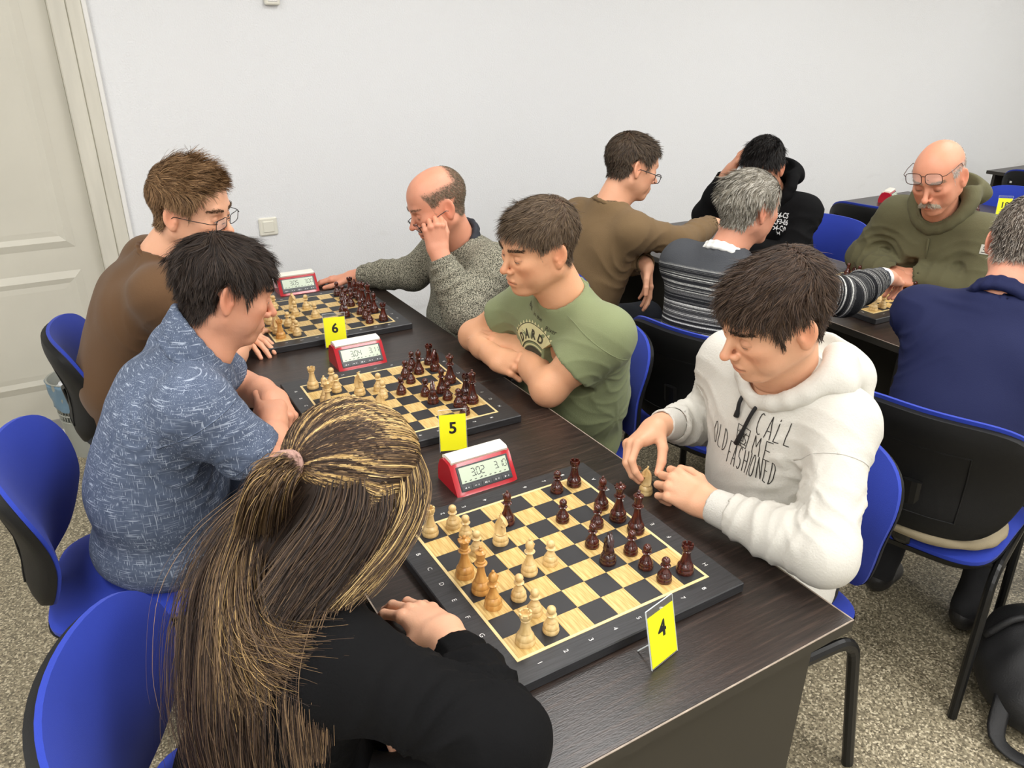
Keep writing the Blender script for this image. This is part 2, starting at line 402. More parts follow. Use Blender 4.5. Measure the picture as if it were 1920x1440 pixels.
def make_chair():
    t = empty('office_chair')
    n = NPAD
    U, V, u, v, m = pad(1, 1, 1, 1, 1, n, sq=5.0)
    # backrest: u across (y), v up
    hw = np.interp(v, (-1, -.2, .45, 1), (.190, .226, .236, .230)); z = .680+.166*v-(.012*(np.abs(u)**2.5))*(v > 0)*v
    y = hw*u; x = -.225-.10*(z-.5)+.075*(y/.235)**2+.012*np.cos(PI*v)
    bul = 1-m**5
    zc = z+.010*np.clip(v, 0, 1)
    front = np.stack([x+.014+.022*bul, y*1.005, zc], -1); mid = np.stack([x+.0045, y*1.005, zc], -1)
    shell_obj('backrest_cushion', 'chair_fabric', t, front, mid, n)
    front2 = np.stack([x+.0065, y*1.015, .680+(z-.680)*1.0], -1); back = np.stack([x-.012-.012*bul, y*.99, .680+(z-.680)*.985], -1)
    sh = shell_obj('backrest_shell', 'chair_plastic', t, front2, back, n)
    # recessed panel lines and socket on the shell's back
    def bx(y_, z_): v_ = (z_-.680)/.166; return -.225-.10*(z_-.5)+.075*(y_/.235)**2+.012*math.cos(PI*v_)-.0235
    rb = MB()
    for ln in ([(-.11, .57), (-.055, .57), (0, .57), (.055, .57), (.11, .57)], [(-.11, .76), (-.055, .76), (0, .76), (.055, .76), (.11, .76)], [(-.11, .57), (-.11, .63), (-.11, .69), (-.11, .76)], [(.11, .57), (.11, .63), (.11, .69), (.11, .76)]):
        rb.tube([(bx(a, b), a, b) for a, b in ln], .0022, 6)
    rb.build('shell_rib', 'chair_plastic', sh)
    x_ = bx(.15, .765); MB().box((x_-.003, .125, .745), (x_+.01, .175, .782), .002).build('cover_cap', 'chair_plastic', sh)
    MB().box((x_-.0042, .143, .757), (x_-.0028, .157, .770)).build('inventory_tag', 'chair_tag', sh)
    # seat
    hw = np.interp(u, (-1, 1), (.205, .235)); xs = .225*u; ys = hw*v
    zz = .468+.008*np.cos(PI*u*.8)-.02*np.clip(u-.55, 0, 1)*2
    top = np.stack([xs, ys, zz+.018*bul], -1); low = np.stack([xs*.995, ys*.995, zz-.012], -1)
    shell_obj('seat_cushion', 'chair_fabric', t, top, low, n)
    shell_obj('seat_shell', 'chair_plastic', t, np.stack([xs*1.012, ys*1.012, zz-.0115], -1), np.stack([xs*.93, ys*.93, zz-.036], -1), n)
    # back bracket: flat bar curving under the seat
    MB().tube(fillet([(-.262, 0, .66), (-.245, 0, .54), (-.225, 0, .44), (-.10, 0, .415), (.02, 0, .415)], .05, 6), .024, 10, flat=.3, side=None).xf(np.eye(4)).build('back_bracket', 'chair_metal', t)
    for sy in (-1, 1):
        yy = sy*.215
        fr = MB().tube(fillet([(.21, yy*.95, .0), (.185, yy, .425), (-.20, yy, .425), (-.245, yy*1.05, 0)], .06, 7), .0125, 10, flat=1.25)
        # split each side frame in two legs (front, rear)
        pts = fillet([(.215, yy*1.05, .0), (.185, yy, .425), (-.02, yy, .425)], .06, 7)
        MB().tube(pts, .0125, 10, flat=1.3).build('leg', 'chair_metal', t)
        pts = fillet([(-.02, yy, .4252), (-.165, yy, .425), (-.235, yy*1.08, 0)], .06, 7)
        MB().tube(pts, .0125, 10, flat=1.3).build('leg', 'chair_metal', t)
    MB().tube([(.10, -.215, .418), (.10, .215, .418)], .011, 8).build('crossbar', 'chair_metal', t)
    MB().tube([(-.11, -.215, .418), (-.11, .215, .418)], .011, 8).build('crossbar', 'chair_metal', t)
    return t
chair0 = make_chair(); _first = [True]
def chair(x, y, deg, label):
    c = chair0 if _first[0] else copy_tree(chair0); _first[0] = False
    c.location = (x, y, 0); c.rotation_euler = (0, 0, math.radians(deg))
    tag(c, label, 'chair', 'blue upholstered office chairs'); return c
chair(-.51, 1.58, -6, 'blue chair by the waste bin under the boy in the brown T-shirt')
chair(-.65, .80, -8, 'blue chair under the man in the blue patterned shirt')
chair(-.575, -.035, -16, 'blue chair at the bottom left behind the ponytailed girl')
chair(.535, .80, 180, 'blue chair behind the boy in the green T-shirt')
chair(.53, -.01, 176, 'blue chair under the boy in the white hoodie')
chair(1.14, .70, 12, 'blue chair seen from behind under the man in the striped sweater')
chair(1.28, -.02, 16, 'blue chair seen from behind under the man in the navy shirt')
chair(2.45, 1.44, 186, 'blue chair behind the boy in the black hoodie')
chair(3.33, 1.62, 8, 'empty chair with black back turned to us at the far table')
chair(4.15, 1.42, 182, 'blue chair at the right edge behind sign 18')
chair(.62, 1.60, 180, 'blue chair under the old man in the grey knitted sweater')
chair(1.20, 1.56, 6, 'blue chair under the man in the brown sweatshirt')
chair(2.48, .72, 180, 'blue chair under the bald man in the olive hoodie')
chair(5.35, 1.75, 5, 'chair seen from behind at the far right edge')

# ------------------------------------------------------------------ chess materials
def _grain(c0, c1, stretch, scale):
    def fn(m, N, L, b, tc):
        mp = N.new('ShaderNodeMapping'); mp.inputs['Scale'].default_value = stretch; L.new(tc.outputs['Object'], mp.inputs[0])
        n = N.new('ShaderNodeTexNoise'); n.inputs['Scale'].default_value = scale; n.inputs['Detail'].default_value = 5
        oi = N.new('ShaderNodeObjectInfo'); va = N.new('ShaderNodeVectorMath'); va.operation = 'ADD'
        L.new(mp.outputs[0], va.inputs[0]); L.new(oi.outputs['Location'], va.inputs[1]); L.new(va.outputs[0], n.inputs['Vector'])
        cr = N.new('ShaderNodeValToRGB'); e = cr.color_ramp.elements
        e[0].position = 0.33; e[0].color = (*c0, 1); e[1].position = 0.68; e[1].color = (*c1, 1)
        L.new(n.outputs['Fac'], cr.inputs[0]); L.new(cr.outputs[0], b.inputs['Base Color'])
    return fn
mat('board_frame', srgb(44, 44, 46), 0.42, extra=_grain(srgb(34, 34, 36), srgb(52, 52, 54), (3, 60, 60), 5))
mat('board_dark', srgb(40, 40, 42), 0.5)
mat('board_light', srgb(220, 190, 130), 0.38, extra=_grain(srgb(190, 152, 86), srgb(224, 195, 130), (230, 16, 16), 1.5))
mat('board_inlay', srgb(232, 208, 150), 0.4)
mat('board_print', srgb(225, 225, 222), 0.6)
mat('boxwood', srgb(226, 194, 138), 0.33, coat=0.25, extra=_grain(srgb(208, 172, 110), srgb(232, 204, 148), (60, 60, 6), 2.2))
mat('boxwood_amber', srgb(205, 150, 80), 0.33, coat=0.25, extra=_grain(srgb(190, 132, 62), srgb(218, 168, 96), (60, 60, 6), 2.2))
mat('rosewood', srgb(84, 26, 16), 0.22, coat=0.5, extra=_grain(srgb(44, 14, 9), srgb(88, 33, 21), (50, 50, 8), 2.4))
mat('dark_rosewood', srgb(46, 20, 18), 0.22, coat=0.5, extra=_grain(srgb(34, 14, 14), srgb(66, 26, 22), (50, 50, 8), 2.4))

# ------------------------------------------------------------------ chess boards
BT = 0.022; SQ = 0.05
def make_board():
    t = empty('chess_board')
    MB().box((-.25, -.25, .0), (.25, .25, BT-.001), .002).build('board_slab', 'board_frame', t)
    i = .2; o = .2055; z0, z1 = BT-.0015, BT-.0002
    MB().box((-o, -o, z0), (o, -i, z1)).box((-o, i, z0), (o, o, z1)).box((-o, -i, z0), (-i, i, z1)).box((i, -i, z0), (o, i, z1)).build('inlay_frame', 'board_inlay', t)
    me = {}
    for k, m in ((0, 'board_dark'), (1, 'board_light')):
        h = SQ/2-.0002; o_ = MB().box((-h, -h, -.0016), (h, h, 0), .0001).build('square', m, t); me[k] = o_.data; bpy.data.objects.remove(o_)
    for r in range(8):
        for f in range(8):
            ob = link('square', me[(r+f) % 2], t); ob.location = ((r-3.5)*SQ, (3.5-f)*SQ, BT)
    V = []; F = []
    def put(ch, x, y, rot):
        v, f = text_geo(ch, .0125); v = v-np.array([0, .0045]); c, s = math.cos(rot), math.sin(rot); n = len(V)
        V.extend([(x+c*a-s*b, y+s*a+c*b, BT-.0006) for a, b in v]); F.extend([tuple(i+n for i in q) for q in f])
    for k in range(8):
        put('ABCDEFGH'[k], -.2245, (3.5-k)*SQ, -PI/2); put('ABCDEFGH'[k], .2245, (3.5-k)*SQ, PI/2)
        put(str(k+1), (k-3.5)*SQ, .2245, PI/2 if k % 2 else -PI/2); put(str(k+1), (k-3.5)*SQ, -.2245, -PI/2)
    mesh_obj('coordinate_print', V, F, 'board_print', t)['kind'] = 'stuff'
    return t
BOARDS = {4: (0, 0, 0.0), 5: (.0089, .7819, -.0239), 6: (.0496, 1.5635, -.0179), 9: (1.975, .772, -.03)}
BNAME = {4: 'the front board', 5: 'the middle board', 6: 'the wall-side board', 9: 'the striped-sweater man\'s board'}
b0 = make_board()
for i, (k, (x, y, a)) in enumerate(BOARDS.items()):
    b = b0 if i == 0 else copy_tree(b0)
    b.location = (x, y, TZ); b.rotation_euler = (0, 0, a)
    tag(b, {4: 'large wooden chess board in front, beside yellow sign 4', 5: 'middle wooden chess board beside yellow sign 5',
            6: 'wooden chess board nearest the wall beside sign 6', 9: 'wooden chess board between striped sweater man and olive hoodie man'}[k], 'chess board', 'wooden chess boards')

# ------------------------------------------------------------------ chess pieces
def prof(pts, n=3):
    """smooth a polyline profile a little (r,z)"""
    return pts
BASE = lambda R: [(R*.97, 0), (R, .002), (R, .0055), (R*.93, .0085), (R*.90, .0095), (R*.93, .011), (R*.92, .014), (R*.83, .0175), (R*.66, .0205), (R*.62, .0215), (R*.66, .0228), (R*.62, .0243)]
def stem(R, h, neck):
    return [(R*.50, .029), (R*.42, .0345), (neck*1.05, h*.55), (neck, h*.66)]
def make_piece(kind):
    m = MB()
    if kind == 'pawn':
        R = .0143; p = [(r, z*.9) for r, z in BASE(R)]+[(R*.44, .0255), (R*.36, .029), (R*.34, .0315), (R*.62, .0332), (R*.66, .0345), (R*.55, .036), (R*.38, .0368)]
        c = .0435; q = .0079
        p += [(q*math.cos(a), c+q*math.sin(a)) for a in np.linspace(-.95, PI/2-.05, 9)]
        m.lathe(p, 22)
    elif kind == 'rook':
        R = .0165; p = BASE(R)+[(R*.55, .029), (R*.47, .036), (R*.43, .044), (R*.45, .0455), (R*.52, .0468), (R*.46, .048), (R*.46, .0495), (R*.60, .0515), (R*.64, .0525)]
        p += [(R*.66, .0565), (R*.50, .0567), (R*.48, .053), (.0005, .053)]
        m.lathe(p, 24)
        for k in range(6):
            a = 2*PI*k/6; pts = []
            for (rr, aa) in ((R*.66, a-.36), (R*.66, a), (R*.66, a+.36), (R*.49, a+.36), (R*.49, a), (R*.49, a-.36)): pts.append((rr*math.cos(aa), rr*math.sin(aa)))
            m.prism(pts, .0563, .0615, 2)
    elif kind == 'bishop':
        R = .0160; p = BASE(R)+[(R*.50, .029), (R*.38, .036), (R*.33, .043), (R*.34, .0445), (R*.60, .0462), (R*.64, .0475), (R*.52, .049), (R*.36, .0502), (R*.42, .0515)]
        c = .060; p += [(.0083*math.cos(a)**.9 if math.cos(a) > 0 else .0005, c+(.0115 if a > 0 else .009)*math.sin(a)) for a in np.linspace(-.75, PI/2-.18, 9)]
        p += [(.0017, .0715)]+[(.0028*math.cos(a), .0738+.0028*math.sin(a)) for a in np.linspace(-.9, PI/2-.05, 5)]
        m.lathe(p, 24)
        m.box((-.0006, -.0092, -.005), (.0006, -.003, .005), R=Ry(.6), at=(.0015, 0, .063))
    elif kind in ('queen', 'king'):
        R = .0178; H = 1.0 if kind == 'queen' else 1.09
        p = [(r, z*1.1) for r, z in BASE(R)]+[(R*.52, .033), (R*.40, .042), (R*.335, .0515*H), (R*.34, .0525*H), (R*.62, .054*H), (R*.66, .0552*H), (R*.60, .0566*H), (R*.40, .0575*H), (R*.50, .0588*H), (R*.47, .0602*H), (R*.38, .061*H)]
        if kind == 'queen':
            p += [(R*.40, .065), (R*.50, .0715), (R*.62, .0755), (R*.635, .077), (R*.56, .0785), (R*.36, .0800), (R*.2, .0812)]
            p += [(.0036*math.cos(a), .0845+.0036*math.sin(a)) for a in np.linspace(-.9, PI/2-.05, 6)]
            m.lathe(p, 26)
            for k in range(9):
                a = 2*PI*k/9; m.box((-.0011, -.0013, -.0012), (.0011, .0013, .0018), R=Rz(a), at=(R*.6*math.cos(a), R*.6*math.sin(a), .0775))
        else:
            p += [(R*.40, .069), (R*.49, .079), (R*.58, .0825), (R*.59, .084), (R*.48, .0858), (R*.30, .0868), (R*.12, .0876)]
            m.lathe(p, 26)
            # rounded finial in two lobes
            m.lathe([(.0012, .0872), (.0036, .0885), (.0040, .0900), (.0030, .0915), (.0018, .0922), (.0030, .0930), (.0034, .0943), (.0026, .0958), (.0004, .0964)], 14)
    else:                                             # knight
        R = .0160; p = BASE(R)[:-3]+[(R*.70, .0215), (R*.71, .0235), (R*.5, .025)]
        m.lathe(p, 24)
        out = [(-.0105, .0235), (-.0118, .031), (-.0112, .040), (-.0085, .049), (-.0045, .0565), (.0000, .0605), (.0012, .0640), (.0035, .0612), (.0060, .0590),
               (.0100, .0530), (.0140, .0465), (.0148, .0435), (.0128, .0410), (.0095, .0412), (.0062, .0432), (.0035, .0425), (.0040, .0395), (.0065, .0350), (.0085, .0290), (.0092, .0235)]
        n = len(out); lay = [(-.0048, .70), (-.0068, .93), (-.0034, 1.0), (.0034, 1.0), (.0068, .93), (.0048, .70)]; v = []; f = []
        c = np.array([-.001, .042])
        for y, s in lay:
            for q in out:
                qq = c+(np.array(q)-c)*s; yy = y*(1.0 if q[1] > .03 else 1.25)*(0.72 if q[1] > .055 or q[0] > .010 else 1.0); v.append((qq[0], yy, max(qq[1], .0235)))
        for k in range(len(lay)-1):
            for j in range(n): f.append((k*n+j, k*n+(j+1) % n, (k+1)*n+(j+1) % n, (k+1)*n+j))
        f += [tuple(range(n)), tuple(range((len(lay)-1)*n, len(lay)*n))[::-1]]
        m.add(v, f)
        for sy in (-1, 1):
            m.box((-.0016, -.0012, -.003), (.0016, .0012, .005), R=Ry(-.25), at=(.0005, sy*.0032, .0615))
            m.lathe([(.0004, -.0014), (.0015, -.0004), (.0004, .0012)], 8, at=(.0062, sy*.0058, .0525))
    o = m.build('chess_'+kind, 'boxwood', auto=38)
    me = o.data; bpy.data.objects.remove(o)
    d = {}
    for c, mm in (('w', 'boxwood'), ('a', 'boxwood_amber'), ('b', 'rosewood'), ('d', 'dark_rosewood')):
        q = me.copy(); q.materials.clear(); q.materials.append(MATS[mm]); d[c] = q
    return d
PM = {k: make_piece(k) for k in ('pawn', 'rook', 'bishop', 'queen', 'king', 'knight')}
KN = dict(P='pawn', R='rook', B='bishop', Q='queen', K='king', N='knight')
rnd = random.Random(4)
def piece(code, loc, rz, label, group, tone=None):
    k = KN[code.upper()]; w_ = code.isupper()
    o = link('chess_'+k, PM[k][tone or ('w' if w_ else 'b')]); o.location = loc; o.rotation_euler = (0, 0, rz)
    tag(o, label, 'chess piece', group); return o
def setup(bk, text, jit=.004):
    x0, y0, a = BOARDS[bk]; c, s = math.cos(a), math.sin(a)
    for it in text.split():
        code, sqr = it[0], it[1:3]; tone = it[3:] or None
        f = 'ABCDEFGH'.index(sqr[0]); r = int(sqr[1])-1
        lx = (r-3.5)*SQ+rnd.uniform(-jit, jit); ly = (3.5-f)*SQ+rnd.uniform(-jit, jit)
        base = 0 if code.isupper() else PI
        rz = base+rnd.uniform(-.6, .6)
        if code in 'Nn': rz = base+{'C3': -.9, 'F6': 1.2, 'B8': .5, 'G1': .2}.get(sqr, 0)
        col = 'pale boxwood' if code.isupper() else 'dark red-brown'
        piece(code, (x0+c*lx-s*ly, y0+s*lx+c*ly, TZ+BT+.0002), rz+a, f'{col} {KN[code.upper()]} standing on square {sqr} of {BNAME[bk]}', f'chess pieces on {BNAME[bk]}', tone)
setup(4, 'RA1 PA2 PB2 QD1a PC2 NC3 KE1a BF1a BE3 PE4 PF2 PG2 PH2 RH1 pA7 rA8 bC8 qD8 kE8 pD7 pC6 pE6 nF6d pF7 pG7 pH7 rH8 bB4')
setup(5, 'RA1 PA2 PB2 BC1 QD1 NC3 PC4 PD4 NF3 PE2 PF2 BG2 PH2 PG3 RF1 KG1 bB7 pA7 pB6 pC6 pD5 rA8 nB8 qD8 bE7 pE6 nF6 pF7 pG7 pH7 rF8d kG8')
setup(6, 'NC3 PC4 PE4 PD3 PB2 PF2 PG2 PH2 RH1a NG1 BF1 KE1 QD1 BC1 RA1 PA2 pA7 pB7 rA8 nB8 pC7 pD7 qD8 bC8 kE8 pE6 nF6 pF7 pG7 pH7 bF8 rH8')
setup(9, 'RH1 PH2 PG3 KG1 BF3 PC2 RD1 nE7 pF7 pG7 pH7 kG8 rE8 qC8 pB7 pA7 nA8 rF8 bD7')
piece('N', (.312, .098, TZ), 2.3, 'pale boxwood knight held over the table by the white hoodie boy', 'captured chess pieces')
piece('p', (-.262, .262, TZ), 0, 'captured dark pawn lying beyond the corner of board 4 by the girl\'s glasses', 'captured chess pieces')

# ------------------------------------------------------------------ chess clocks
mat('clock_red', srgb(176, 22, 36), 0.25, coat=0.4)
mat('clock_red_side', srgb(150, 10, 24), 0.3, coat=0.3)
mat('clock_white', srgb(240, 234, 220), 0.35)
mat('clock_bezel', srgb(62, 64, 66), 0.35)
mat('clock_lcd', srgb(196, 208, 186), 0.25, spec=0.4)
mat('clock_digit', srgb(38, 42, 40), 0.5)
mat('clock_icon', srgb(228, 228, 226), 0.5)
SEG = {'0': 'abcdef', '1': 'bc', '2': 'abged', '3': 'abgcd', '4': 'fgbc', '5': 'afgcd', '.': '.'}
def seg_digits(text, x, y, h):
    """seven-segment strokes -> list of quads in the face plane (x right, y up)"""
    w_ = h*.5; q = []; t = h*.10
    def bar(x0, y0, x1, y1):
        d = np.array([x1-x0, y1-y0]); L_ = np.linalg.norm(d); d /= L_; n_ = np.array([-d[1], d[0]])*t/2; a = np.array([x0, y0])+d*t*.55; b = np.array([x1, y1])-d*t*.55
        q.append([a-n_, b-n_, b+n_, a+n_])
    for ch in text:
        S = SEG[ch]
        if ch == '.':
            q.append([np.array(p) for p in ((x-h*.15, y-t*.5), (x-h*.01, y-t*.5), (x-h*.01, y+t*1.3), (x-h*.15, y+t*1.3))]); x += h*.14; continue
        P = dict(a=(0, h, w_, h), b=(w_, h, w_, h/2), c=(w_, h/2, w_, 0), d=(0, 0, w_, 0), e=(0, h/2, 0, 0), f=(0, h, 0, h/2), g=(0, h/2, w_, h/2))
        for s_ in S: a = P[s_]; bar(x+a[0], y+a[1], x+a[2], y+a[3])
        x += w_+h*.17
    return q
def make_clock(lt, rt):
    t = empty('chess_clock')
    W = .0765
    pr = [(0, 0), (.004, .004), (.040, .060), (.048, .065), (.075, .067), (.092, .058), (.102, .036), (.105, .010), (.103, 0)]
    nx = 13; v = []; f = []; n = len(pr)
    cy, cz = .058, .026
    for i, xx in enumerate(np.linspace(-1, 1, nx)):
        e = max(0.0, (abs(xx)-.80)/.20); s = 1-.10*e**2.2
        for (y, z) in pr: v.append((xx*W, cy+(y-cy)*(1-.07*e**2.2), max(0, cz+(z-cz)*s if z > .001 else 0)))
    for i in range(nx-1):
        for j in range(n): f.append((i*n+j, (i+1)*n+j, (i+1)*n+(j+1) % n, i*n+(j+1) % n))
    f += [tuple(range(n)), tuple(range((nx-1)*n, nx*n))[::-1]]
    MB().add(v, f).build('clock_body', 'clock_red', t, auto=40)
    # white rocker along the top
    rp = [(.0425, .060), (.0405, .0665), (.046, .071), (.075, .0725), (.086, .0665), (.087, .060)]
    MB().prism(rp, -W*.93, W*.93, 0).build('rocker_lever', 'clock_white', t, auto=30)
    # sloping face: local frame along the slope
    a = math.atan2(.056, .036); R = np.array(((1, 0, 0), (0, math.cos(a), -math.sin(a)), (0, math.sin(a), math.cos(a))))
    base = np.array((0, .004, .004)); L_ = math.hypot(.056, .036)
    def onface(m): return m.xf(M4(R, base))
    bz = onface(MB().box((-W*.84, .004, -.001), (W*.86, L_-.006, .0016), .0008)).build('bezel', 'clock_bezel', t)
    sc = onface(MB().box((-W*.77, .0215, .001), (W*.79, L_-.0095, .0022))).build('screen', 'clock_lcd', t)
    q = seg_digits(lt, -.031, .033, .0165)+seg_digits(rt, .028, .0345, .0150)
    for k in range(9): q.append([np.array(p) for p in ((-.052+k*.0125, .0245), (-.047+k*.0125, .0245), (-.047+k*.0125, .0262), (-.052+k*.0125, .0262))])
    q.append([np.array(p) for p in ((-.010, .0285), (-.006, .0265), (-.010, .0245), (-.0101, .0265))])
    V = [(p[0], p[1], .00235) for s in q for p in s]; F = [(4*i, 4*i+1, 4*i+2, 4*i+3) for i in range(len(q))]
    m = MB().add(V, F).xf(M4(R, base)); mesh_obj('digits', m.v, m.f, 'clock_digit', sc)
    ico = {0: 'L', 1: '-', 2: 'P', 3: '+', 4: 'R'}
    for k in range(5):
        x0 = -W*.82+k*(W*1.66/5); x1 = x0+W*1.66/5-.0012
        bt = onface(MB().box((x0, .006, .001), (x1, .0165, .0026), .0008)).build('button', 'clock_bezel', t)
        cx = (x0+x1)/2-.003; y = .0113; qd = []
        if k == 0: qd = [[(cx+.002, y-.002), (cx+.002, y+.002), (cx-.002, y), (cx-.0019, y)]]
        if k == 4: qd = [[(cx-.002, y-.002), (cx+.002, y), (cx-.0019, y+.002), (cx-.002, y+.0019)]]
        if k in (1, 3): qd = [[(cx-.002, y-.0005), (cx+.002, y-.0005), (cx+.002, y+.0005), (cx-.002, y+.0005)]]
        if k == 3: qd += [[(cx-.0005, y-.002), (cx+.0005, y-.002), (cx+.0005, y+.002), (cx-.0005, y+.002)]]
        if k == 2: qd = [[(cx-.002, y-.002), (cx+.0005, y), (cx+.0004, y+.0001), (cx-.002, y+.002)], [(cx+.001, y-.002), (cx+.0017, y-.002), (cx+.0017, y+.002), (cx+.001, y+.002)], [(cx+.0023, y-.002), (cx+.003, y-.002), (cx+.003, y+.002), (cx+.0023, y+.002)]]
        qd += [[(cx+.0065, y-.001), (cx+.0085, y-.001), (cx+.0085, y+.001), (cx+.0065, y+.001)]]
        mm = MB()
        for s_ in qd: mm.add([(p[0], p[1], .00275) for p in s_], [(0, 1, 2, 3)])
        mm.xf(M4(R, base)); mesh_obj('icon', mm.v, mm.f, 'clock_icon', bt)
    return t
for (x, y, a, l, r, lab) in ((.0205, .287, 0, '3.02', '3.10', 'red chess clock showing 3.02 and 3.10 by the front board'),
                             (.030, 1.078, -.01, '3.04', '3.11', 'red chess clock showing 3.04 and 3.11 above the middle board'),
                             (.079, 1.888, -.02, '3.05', '3.00', 'red chess clock showing 3.05 near the wall switch, under an old hand'),
                             (3.80, 1.86, .4, '3.01', '3.00', 'red chess clock on the far table behind the olive hoodie man')):
    c = make_clock(l, r); c.location = (x, y, TZ); c.rotation_euler = (0, 0, a)
    tag(c, lab, 'chess clock', 'red chess clocks')

# ------------------------------------------------------------------ numbered signs
mat('sign_yellow', srgb(246, 246, 30), 0.45, emit=None)
mat('sign_ink', (0.01, 0.01, 0.012), 0.5)
mat('clear_acrylic', (0.95, 0.97, 0.97), 0.05, trans=1.0)
mat('acrylic_edge', srgb(215, 222, 222), 0.2)
def sign(num, x, y, yaw, lean, label, size=1.0, prop=True):
    t = empty('number_sign', (x, y, TZ), yaw); tag(t, label, 'sign', 'yellow numbered signs')
    w_, h_ = .032*size, .094*size
    R = Rx(-lean)
    def on(m): return m.xf(M4(R, (0, 0, .001)))
    on(MB().box((-w_*1.03, .0006, 0), (w_*1.03, .0022, h_+.012*size))).build('acrylic_plate', 'clear_acrylic', t)
    on(MB().box((-w_, -.0002, .003), (w_, .0004, h_), 0)).build('paper', 'sign_yellow', t)
    e = .0006
    on(MB().box((-w_*1.03-e, -.0002, 0), (-w_*1.03, .0022, h_+.012*size)).box((w_*1.03, -.0002, 0), (w_*1.03+e, .0022, h_+.012*size)).box((-w_*1.03, .0004, h_+.012*size), (w_*1.03, .0022, h_+.012*size+e))).build('plate_edge', 'acrylic_edge', t)
    v, f = text_geo(str(num), .040*size, .0011*size); m = MB().add([(a, -.0005, b+.047*size) for a, b in v], f)
    m = m.xf(M4(R, (0, 0, .001))); mesh_obj('numeral', m.v, m.f, 'sign_ink', t)
    if prop:
        top = R@np.array((-.012, .002, .045*size)); MB().tube([top, (-.016, top[1]+.032, .0012)], .0011, 6).build('prop_leg', 'acrylic_edge', t)
    return t
sign(4, .013, -.3075, .20, .22, 'yellow sign with numeral 4 at the table end', 1.0)
sign(5, .0295, .4765, -.34, .16, 'yellow sign with numeral 5 between two boards', 1.0)
sign(6, .012, 1.2725, -.21, .18, 'yellow sign with numeral 6 near the red clock', 1.05)
sign(18, 3.93, 1.30, -.75, .12, 'small yellow sign reading 18 on the far table', 1.1)
piece('q', (3.97, 1.47, TZ), 0, 'dark queen barely showing above the sign reading 18', 'far table chess pieces')

# ------------------------------------------------------------------ waste bin
mat('bin_plastic', srgb(158, 160, 152), 0.5)
mat('bin_liner', srgb(120, 150, 172), 0.35, trans=0.15)
mat('crumpled_paper', srgb(225, 226, 228), 0.7, bump=(40, 0.6))
t = empty('waste_bin', (-.735, 2.50, 0)); tag(t, 'grey plastic waste bin with blue liner by the door', 'waste bin')
def rbin(z): return .092+.030*z/.35
m = MB().lathe([(rbin(0), .0), (rbin(.17), .17), (rbin(.17)-.006, .17), (rbin(0)-.006, .006), (.001, .006)], 40); m.build('bin_base', 'bin_plastic', t, auto=40)
m = MB()
for (za, zb) in ((.17, .20), (.205, .245)):
    for k in range(44):
        a = 2*PI*k/44; ra, rb = rbin(za)-.003, rbin(zb)-.003
        m.tube([(ra*math.cos(a), ra*math.sin(a), za), (rb*math.cos(a+.03), rb*math.sin(a+.03), zb)], .0028, 5)
for z in (.17, .2025, .245):
    r_ = rbin(z)-.003; m.tube([(r_*math.cos(a), r_*math.sin(a), z) for a in np.linspace(0, 2*PI, 40, endpoint=False)], .0045, 6, closed=True)
m.build('lattice_band', 'bin_plastic', t, smooth=True)
pts = []
m = MB().lathe([(rbin(.245)-.002, .245), (rbin(.35), .35), (rbin(.35)+.004, .353), (rbin(.35)-.004, .353), (rbin(.25)-.008, .25)], 40, cap=False); m.build('bin_rim', 'bin_plastic', t, auto=40)
r2 = random.Random(2); m = MB(); n = 48; v = []; f = []
for i, z in enumerate(np.linspace(.225, .352, 8)):
    for k in range(n):
        a = 2*PI*k/n; rr = rbin(z)+.003+.003*math.sin(7*a+z*30)+.0025*math.sin(13*a-z*55); zz = z-(.012*math.sin(3*a)+.008*math.sin(5*a+1) if i == 0 else 0)
        v.append((rr*math.cos(a), rr*math.sin(a), zz))
for k in range(n): a = 2*PI*k/n; v.append(((rbin(.35)-.007)*math.cos(a), (rbin(.35)-.007)*math.sin(a), .33))
for i in range(8):
    for k in range(n): f.append((i*n+k, i*n+(k+1) % n, (i+1)*n+(k+1) % n, (i+1)*n+k))
m.add(v, f).build('bin_liner', 'bin_liner', t, smooth=True)
for j in range(4):
    o = empty('tmp'); bpy.data.objects.remove(o)
    vv, ff = [], []; nn = 9
    for a in range(nn):
        th = PI*a/(nn-1)
        for b in range(nn):
            ph = 2*PI*b/nn; rr = .027*(1+.35*r2.uniform(-1, 1)); vv.append((rr*math.sin(th)*math.cos(ph), rr*math.sin(th)*math.sin(ph), rr*math.cos(th)*.8))
    for a in range(nn-1):
        for b in range(nn): ff.append((a*nn+b, a*nn+(b+1) % nn, (a+1)*nn+(b+1) % nn, (a+1)*nn+b))
    p_ = MB().add(vv, ff).build('crumpled_paper', 'crumpled_paper', None, loc=(-.735+(-.06, .06, 0, 0)[j], 2.50+(.0, .0, -.06, .06)[j], .318))
    tag(p_, 'crumpled white paper lying in the waste bin', 'paper', 'crumpled papers in the bin')
